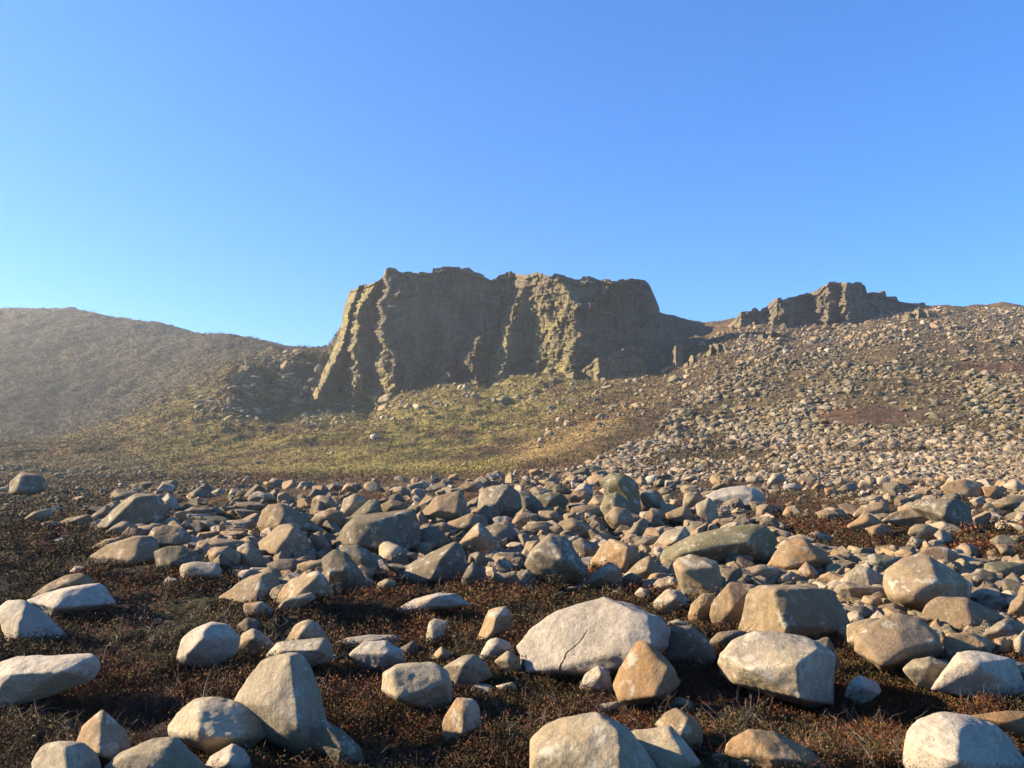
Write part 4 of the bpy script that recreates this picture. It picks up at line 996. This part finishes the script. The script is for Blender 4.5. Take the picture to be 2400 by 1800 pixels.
# summit crag on the right hill
topR = [(1731, 745), (1735, 732), (1775, 722), (1779, 728), (1800, 721), (1806, 711), (1820, 701), (1850, 697), (1882, 690), (1890, 687), (1895, 686), (1925, 672), (1945, 661), (1972, 660), (2000, 664), (2016, 661), (2028, 669), (2031, 686), (2045, 683), (2075, 685), (2078, 697), (2100, 696), (2108, 705), (2150, 710), (2167, 709), (2172, 722)]
baseR = [(1725, 760), (1760, 775), (1800, 768), (1850, 765), (1900, 765), (1960, 778), (2000, 750), (2080, 740), (2180, 742)]
knR = [(660, [1731, 1738, 1778, 1802, 1822, 1888, 1900, 1940, 1972, 1984, 2028, 2080, 2172], [3, 1, 3, 4, -1, 2, 2, -2, -1.5, -3.5, 1.5, 4, 9]),
       (710, [1731, 1738, 1778, 1800, 1822, 1886, 1900, 1940, 1966, 1982, 2030, 2080, 2172], [3, 1, 3, 4, -2, 2, 3, -2.5, -1.5, -4, 1.5, 4, 9]),
       (790, [1722, 1734, 1776, 1790, 1818, 1882, 1898, 1936, 1962, 1986, 2034, 2086, 2178], [2, 0, 2, 2.5, -3.5, .5, 2, -4.5, -3, -5.5, 0, 3, 8])]
crag('crag', 'summit crag of stepped blocks on the right-hand skyline', topR, baseR, knR, 205, 14, 420, 150, .15, .85, 35, lambda x, y: .3 * sst(730, 770, y), bumps=[(1760, 735, 16, 14, 1.5), (1835, 730, 12, 22, 1.6), (1860, 745, 16, 16, 1.6), (1915, 720, 14, 26, 1.8), (1945, 745, 18, 18, 1.8), (1975, 700, 8, 40, 1.4), (2010, 690, 14, 12, 1.2), (2060, 715, 20, 12, 1.2), (2130, 722, 18, 8, 1.0), (1895, 700, 10, 12, 1.2)], deep=1.4)
# small outcrops on the right hill and left shoulder
def outcrop(label, x0, x1, ytop, ybase, Y0, seed, dep=3):
    r = random.Random(seed); w_ = x1 - x0; h_ = ybase - ytop; x0 -= .2 * w_; x1 += .2 * w_; w_ *= 1.4
    fr = [0, .08, .16, .28, .34, .47, .52, .64, .70, .82, .91, 1]
    hh = [.95, .55, .5, r.uniform(.1, .4), r.uniform(0, .2), r.uniform(0, .15), r.uniform(.1, .3), r.uniform(.1, .3), r.uniform(.3, .5), r.uniform(.4, .6), .75, .97]
    tp = [(x0 + f * w_, ytop + q * h_) for f, q in zip(fr, hh)]
    kx = [0, .2, .26, .42, .5, .66, .8, 1]
    kk = [(ytop, [x0 + f * w_ for f in kx], [dep, .4, 1.3, -.5, .6, -.7, 1.2, dep]), (ybase, [x0 + f * w_ for f in kx], [dep * .6, -.8, .8, -1.6, .2, -1.5, .6, dep * .6])]
    crag('outcrop', label, tp, [(x0, ybase), (x1, ybase)], kk, Y0, dep * 2.2, 110, 60, .25, .75, seed, lambda x, y: np.full(x.shape, .25))
outcrop('dark broken outcrop below the left end of the summit crag', 1782, 1850, 770, 806, 168, 61)
outcrop('squat outcrop on the right skyline just right of the summit crag', 2126, 2196, 720, 752, 190, 62)
outcrop('layered outcrop at the right edge below the skyline', 2335, 2420, 792, 840, 140, 63)
outcrop('small outcrop in the heather beneath the main crag', 1262, 1302, 912, 958, 150, 64, 2)
outcrop('ledgy outcrop on the slope below the right foot of the great crag', 1395, 1480, 905, 938, 152, 68, 3)
outcrop('pale broken outcrop low in the heather under the crag', 1300, 1350, 935, 962, 140, 69, 2)
outcrop('rocky knob beside the shaded gully', 1608, 1650, 828, 868, 164, 70, 2)
outcrop('broken outcrop beside the gully below the summit crag', 1662, 1716, 795, 850, 160, 67, 3)

# ------------------------------------------------------------------ plants
def tufts(name, label, P, rad, hgt, nl, lsz, mat, tint=None, upright=.5):
    """little leaf or blade faces around each point; one stuff mesh"""
    n = len(P); M = n * nl
    c = np.repeat(P, nl, 0); R = np.repeat(rad, nl); H = np.repeat(hgt, nl); S = np.repeat(lsz, nl) * RNG.uniform(.6, 1.4, M)
    a = RNG.uniform(0, 6.2832, M); rr = R * np.sqrt(RNG.random(M))
    c = c + np.stack([np.cos(a) * rr, np.sin(a) * rr, H * RNG.random(M) * (1 - .5 * (rr / R)**2)], -1)
    d = RNG.normal(size=(M, 3)); d[:, 2] = np.abs(d[:, 2]) * (.4 + 2 * upright); d /= np.linalg.norm(d, axis=1)[:, None]
    e = np.cross(d, RNG.normal(size=(M, 3))); e /= np.linalg.norm(e, axis=1)[:, None]
    wv = .38 - .22 * upright
    v0 = c - e * (S * wv)[:, None]; v1 = c + e * (S * wv)[:, None]; v2 = c + d * S[:, None]
    V = np.stack([v0, v1, v2], 1).reshape(-1, 3); Fa = np.arange(M * 3).reshape(M, 3)
    at = None
    if tint is not None:
        t = np.repeat(np.concatenate([tint, np.ones((n, 1))], 1), nl * 3, 0); at = {'tint': t}
    o = mesh_np(name, V, Fa, mat, False, at); o['kind'] = 'stuff'; o['label'] = label
    return o

LM = leaf_mat('heather_leaves', [(0, (.030, .022, .012, 1)), (1, (.16, .085, .045, 1)), (.25, (.055, .030, .017, 1)), (.5, (.115, .045, .022, 1)), (.75, (.075, .066, .022, 1)), (.9, (.13, .10, .045, 1))], True)
nearw = ((gY > 3.6) & (gY < 16) & vis).astype(float)
foot = 1 - .85 * inb * (1 - mead)
P, k = sample(nearw * foot * np.clip(.75 + fbm2(gP[:, 0] / .7, gP[:, 1] / .7, 3, 111), .12, 1.6), 26000)
rs = P[:, 1] / 8.0
tt = np.clip(1 + .45 * n2.ravel()[k], .5, 1.6)
hue = n1.ravel()[k]
tint = np.stack([tt * np.where(hue > .15, 1.32, .95), tt * np.where(hue > .15, .88, 1.08), tt * np.where(hue > .15, .75, .95)], -1)
tufts('heather', 'dark red-brown heather and moss covering the foreground', P, .075 * rs, .085 * rs**.6, 22, .021 * rs, LM, tint * .68, .45)

# larger cushions of heather, and heather banked against the feet of the near stones
kk = sample(nearw * foot * np.clip(.4 + fbm2(gP[:, 0] / .9, gP[:, 1] / .9, 3, 131), .02, 1.6), 1700)[1]
P = gP[kk].copy(); rs = P[:, 1] / 8.0; tt = np.clip(1 + .6 * n1.ravel()[kk] + RNG.normal(0, .15, len(kk)), .5, 1.7); rd = RNG.random(len(kk)) < .55
tint = np.stack([tt * np.where(rd, 1.35, .95), tt * np.where(rd, .88, 1.12), tt * np.where(rd, .8, .9)], -1)
tufts('heather_cushions', 'cushions of rusty heather and green moss in the foreground', P, .13 * rs, .17 * rs**.6, 95, .022 * rs, LM, tint * .8, .5)
ring = []
for r in ROCKS:
    if r['y'] + r['h'] / 2 < 1390: continue
    o = r['o']; vv = np.array([v.co[:] for v in o.data.vertices]); loc = np.array(o.location)
    hx, hy = np.ptp(vv[:, 0]) / 2, np.ptp(vv[:, 1]) / 2
    for q in range(int(26 + 60 * hx)):
        a = RNG.uniform(3.0, 6.4); x = loc[0] + math.cos(a) * hx * RNG.uniform(.86, 1.12); y = loc[1] + math.sin(a) * hy * RNG.uniform(.8, 1.12)
        if y > 1.5: ring.append((x, y, ground_z(x, y)))
ring = np.array(ring); rs = ring[:, 1] / 8.0
tt = RNG.uniform(.6, 1.2, len(ring))
tufts('heather', 'heather and moss growing against the feet of the near boulders', ring, .06 * rs, .10 * rs**.6, 26, .021 * rs, LM, np.stack([tt, tt * .92, tt * .88], -1) * .68, .5)

midw = ((gY > 15) & (gY < 70) & vis).astype(float) * (1 - .7 * inb * (1 - mead))
P, k = sample(midw, 12000); rs = P[:, 1] / 30.0
cv = cov.reshape(-1, 4)[:, :3]
GM = leaf_mat('moor_grass', [(0, (.7, .7, .7, 1)), (1, (1.35, 1.3, 1.15, 1)), (.5, (1, 1, 1, 1))], True)
tufts('heather', 'brown heather of the flat moor beyond the boulders', P, .14 * rs, .16 * rs, 9, .07 * rs, GM, cv[k] * .8, .5)
farw = ((gY > 62) & (gY < np.where(gPX < 790, 400, 200)) & vis & ((gPX < 1720) | (RNG.random(len(gPX)) < .25))).astype(float)
P, k = sample(farw, 58000); rs = np.minimum(P[:, 1], 260) / 130.0
tufts('hill_grass', 'rough olive grass and heather on the slopes under the crags', P, .5 * rs, .26 * rs * np.clip(1 + n4.ravel()[k], .2, 1.9), 7, .22 * rs, GM, cv[k] * .85, .25)

# dead heather stems: thin crooked twigs
def twigs(name, label, P, L, rad, mat, seed, lean=.6):
    r = np.random.default_rng(seed); Vs = []; Fs = []; off = 0
    def tube(pts, r0):
        nonlocal off
        m_ = len(pts)
        for i, q in enumerate(pts):
            rr = r0 * (1 - .75 * i / (m_ - 1))
            d = pts[min(i + 1, m_ - 1)] - pts[max(i - 1, 0)]; d = d / (np.linalg.norm(d) + 1e-9)
            e = np.cross(d, [.3, .5, .81]); e /= np.linalg.norm(e); f = np.cross(d, e)
            for j in range(3):
                a = 2.094 * j; Vs.append(q + rr * (math.cos(a) * e + math.sin(a) * f))
        for i in range(m_ - 1):
            for j in range(3):
                Fs.append([off + i * 3 + j, off + i * 3 + (j + 1) % 3, off + (i + 1) * 3 + (j + 1) % 3, off + (i + 1) * 3 + j])
        off += m_ * 3
    for q in range(len(P)):
        for s_ in range(int(r.integers(1, 4))):
            d = r.normal(size=3) * np.array([1, 1, .3]) * lean; d[2] = abs(d[2]) + .55; d /= np.linalg.norm(d)
            l = L[q] * r.uniform(.5, 1.2); p0 = P[q] + np.array([r.normal(0, .03), r.normal(0, .03), -.02]); pts = [p0]
            for i in range(5):
                d = d + r.normal(size=3) * .28; d /= np.linalg.norm(d); pts.append(pts[-1] + d * l / 5)
            tube(pts, rad[q])
            for b_ in range(int(r.integers(0, 4))):
                i = int(r.integers(1, 5)); dd = d + r.normal(size=3) * .8; dd /= np.linalg.norm(dd); bp = [pts[i]]
                for z in range(3):
                    dd = dd + r.normal(size=3) * .3; dd /= np.linalg.norm(dd); bp.append(bp[-1] + dd * l * .13)
                tube(bp, rad[q] * .6)
    o = mesh_np(name, np.array(Vs), np.array(Fs), mat, True); o['kind'] = 'stuff'; o['label'] = label
TWP = leaf_mat('pale_twig', [(0, (.07, .055, .045, 1)), (1, (.36, .32, .28, 1)), (.6, (.16, .135, .11, 1))])
TWD = leaf_mat('dark_twig', [(0, (.03, .02, .015, 1)), (1, (.12, .08, .055, 1))])
P, k = sample(((gY > 3.9) & (gY < 9.5) & vis).astype(float) * foot * np.clip(.6 + 1.2 * n2.ravel(), .03, 2), 900)
twigs('dead_heather_stems', 'pale bleached heather stems sticking out of the foreground heather', P + [0, 0, .04], RNG.uniform(.08, .22, len(P)), .0019 * P[:, 1] / 6 * RNG.uniform(.7, 1.4, len(P)), TWP, 3, .8)
P, k = sample(((gY > 3.9) & (gY < 10) & vis).astype(float) * foot, 700)
twigs('heather_stems', 'dark bare heather stems in the foreground', P + [0, 0, .04], RNG.uniform(.10, .24, len(P)), .0028 * P[:, 1] / 6 * RNG.uniform(.7, 1.3, len(P)), TWD, 4, .5)
# stems growing up at the front foot of the flat-topped and white boulders
pts_ = []
for (xa, ya, xb, yb, n) in [(1690, 1575, 1760, 1625, 22), (1760, 1625, 1900, 1660, 30), (1230, 1590, 1440, 1570, 22), (900, 1640, 1010, 1660, 10), (-10, 1640, 220, 1600, 16), (30, 1500, 160, 1500, 12), (420, 1560, 560, 1560, 10), (1430, 1670, 1480, 1680, 14)]:
    for t in np.linspace(0, 1, n):
        x = xa + (xb - xa) * t; y = ya + (yb - ya) * t; Y = ground_hit(x, y) - .05; a, s = sight(x, y); pts_.append([a * Y, Y, s * Y + CAMZ])
twigs('heather_stems', 'dark stems of heather growing against the foot of the front boulders', np.array(pts_), np.full(len(pts_), .17), np.full(len(pts_), .0028), TWD, 6, .35)

# cracks in the faces of two boulders
from mathutils.bvhtree import BVHTree
MCR, _n, _b = newmat('crack'); _b.inputs['Base Color'].default_value = (.035, .028, .02, 1)
def crack(r, pts, rad):
    o = r['o']; me = o.data; loc = np.array(o.location)
    vv = np.zeros(len(me.vertices) * 3); me.vertices.foreach_get('co', vv); vv = vv.reshape(-1, 3)
    bv = BVHTree.FromPolygons([tuple(v) for v in vv], [tuple(p.vertices) for p in me.polygons])
    dense = []
    for a, b in zip(pts[:-1], pts[1:]):
        for t in np.linspace(0, 1, 7)[:-1]: dense.append((a[0] + (b[0] - a[0]) * t + random.uniform(-.5, .5), a[1] + (b[1] - a[1]) * t + random.uniform(-.5, .5)))
    ctr = []
    for x, y in dense:
        d = Vector(pt(x, y, 1.0) - np.array([0, 0, CAMZ])).normalized()
        h = bv.ray_cast(Vector((0, 0, CAMZ)) - o.location, d)
        if h[0] is not None: ctr.append((np.array(h[0]), np.array(h[1])))
    V = []; Fa = []
    for i, (c, n_) in enumerate(ctr):
        tg = ctr[min(i + 1, len(ctr) - 1)][0] - ctr[max(i - 1, 0)][0]; tg /= np.linalg.norm(tg) + 1e-9
        e = np.cross(tg, n_); e /= np.linalg.norm(e) + 1e-9; rr = rad * (1 - .6 * i / len(ctr)) * random.uniform(.7, 1.2)
        for a in range(6):
            V.append(c + rr * (math.cos(a * 1.047) * e + .5 * math.sin(a * 1.047) * n_))
    for i in range(len(ctr) - 1):
        for a in range(6): Fa.append([i * 6 + a, i * 6 + (a + 1) % 6, i * 6 + 6 + (a + 1) % 6, i * 6 + 6 + a])
    c_ = mesh_np('crack', np.array(V), np.array(Fa), MCR, True); c_.parent = o
byh = {r['handle']: r for r in ROCKS if r['handle']}
crack(byh['the big white boulder'], parse('h', '405,635 420,585 455,525 468,480 520,440 580,390 640,300 657,268'), .008)
crack(byh['the big cracked boulder'], parse('f', '225,985 330,1000 430,960 500,955 560,972 590,940'), .014)

# ------------------------------------------------------------------ haze
def haze(density):
    x0, x1, y0, y1 = -1400, 1400, -40, 1700
    zb = float(TZ.min()) - 1.0; zt = float(max(TZ.max(), 60)) + 4
    bm = bmesh.new(); bmesh.ops.create_cube(bm, size=1.0)
    for v in bm.verts:
        v.co = ((v.co.x + .5) * (x1 - x0) + x0, (v.co.y + .5) * (y1 - y0) + y0, (v.co.z + .5) * (zt - zb) + zb)
    me = bpy.data.meshes.new('haze'); bm.to_mesh(me); bm.free()
    o = bpy.data.objects.new('haze', me); COL.objects.link(o); o['kind'] = 'stuff'; o['label'] = 'thin pale haze over the slopes'
    m = bpy.data.materials.new('haze'); m.use_nodes = True; n = m.node_tree
    n.nodes.remove(n.nodes['Principled BSDF'])
    v = n.nodes.new('ShaderNodeVolumePrincipled'); v.inputs['Color'].default_value = (.80, .90, 1, 1)
    v.inputs['Density'].default_value = density; v.inputs['Anisotropy'].default_value = .35
    n.links.new(v.outputs[0], n.nodes['Material Output'].inputs['Volume'])
    me.materials.append(m)
haze(.00036)
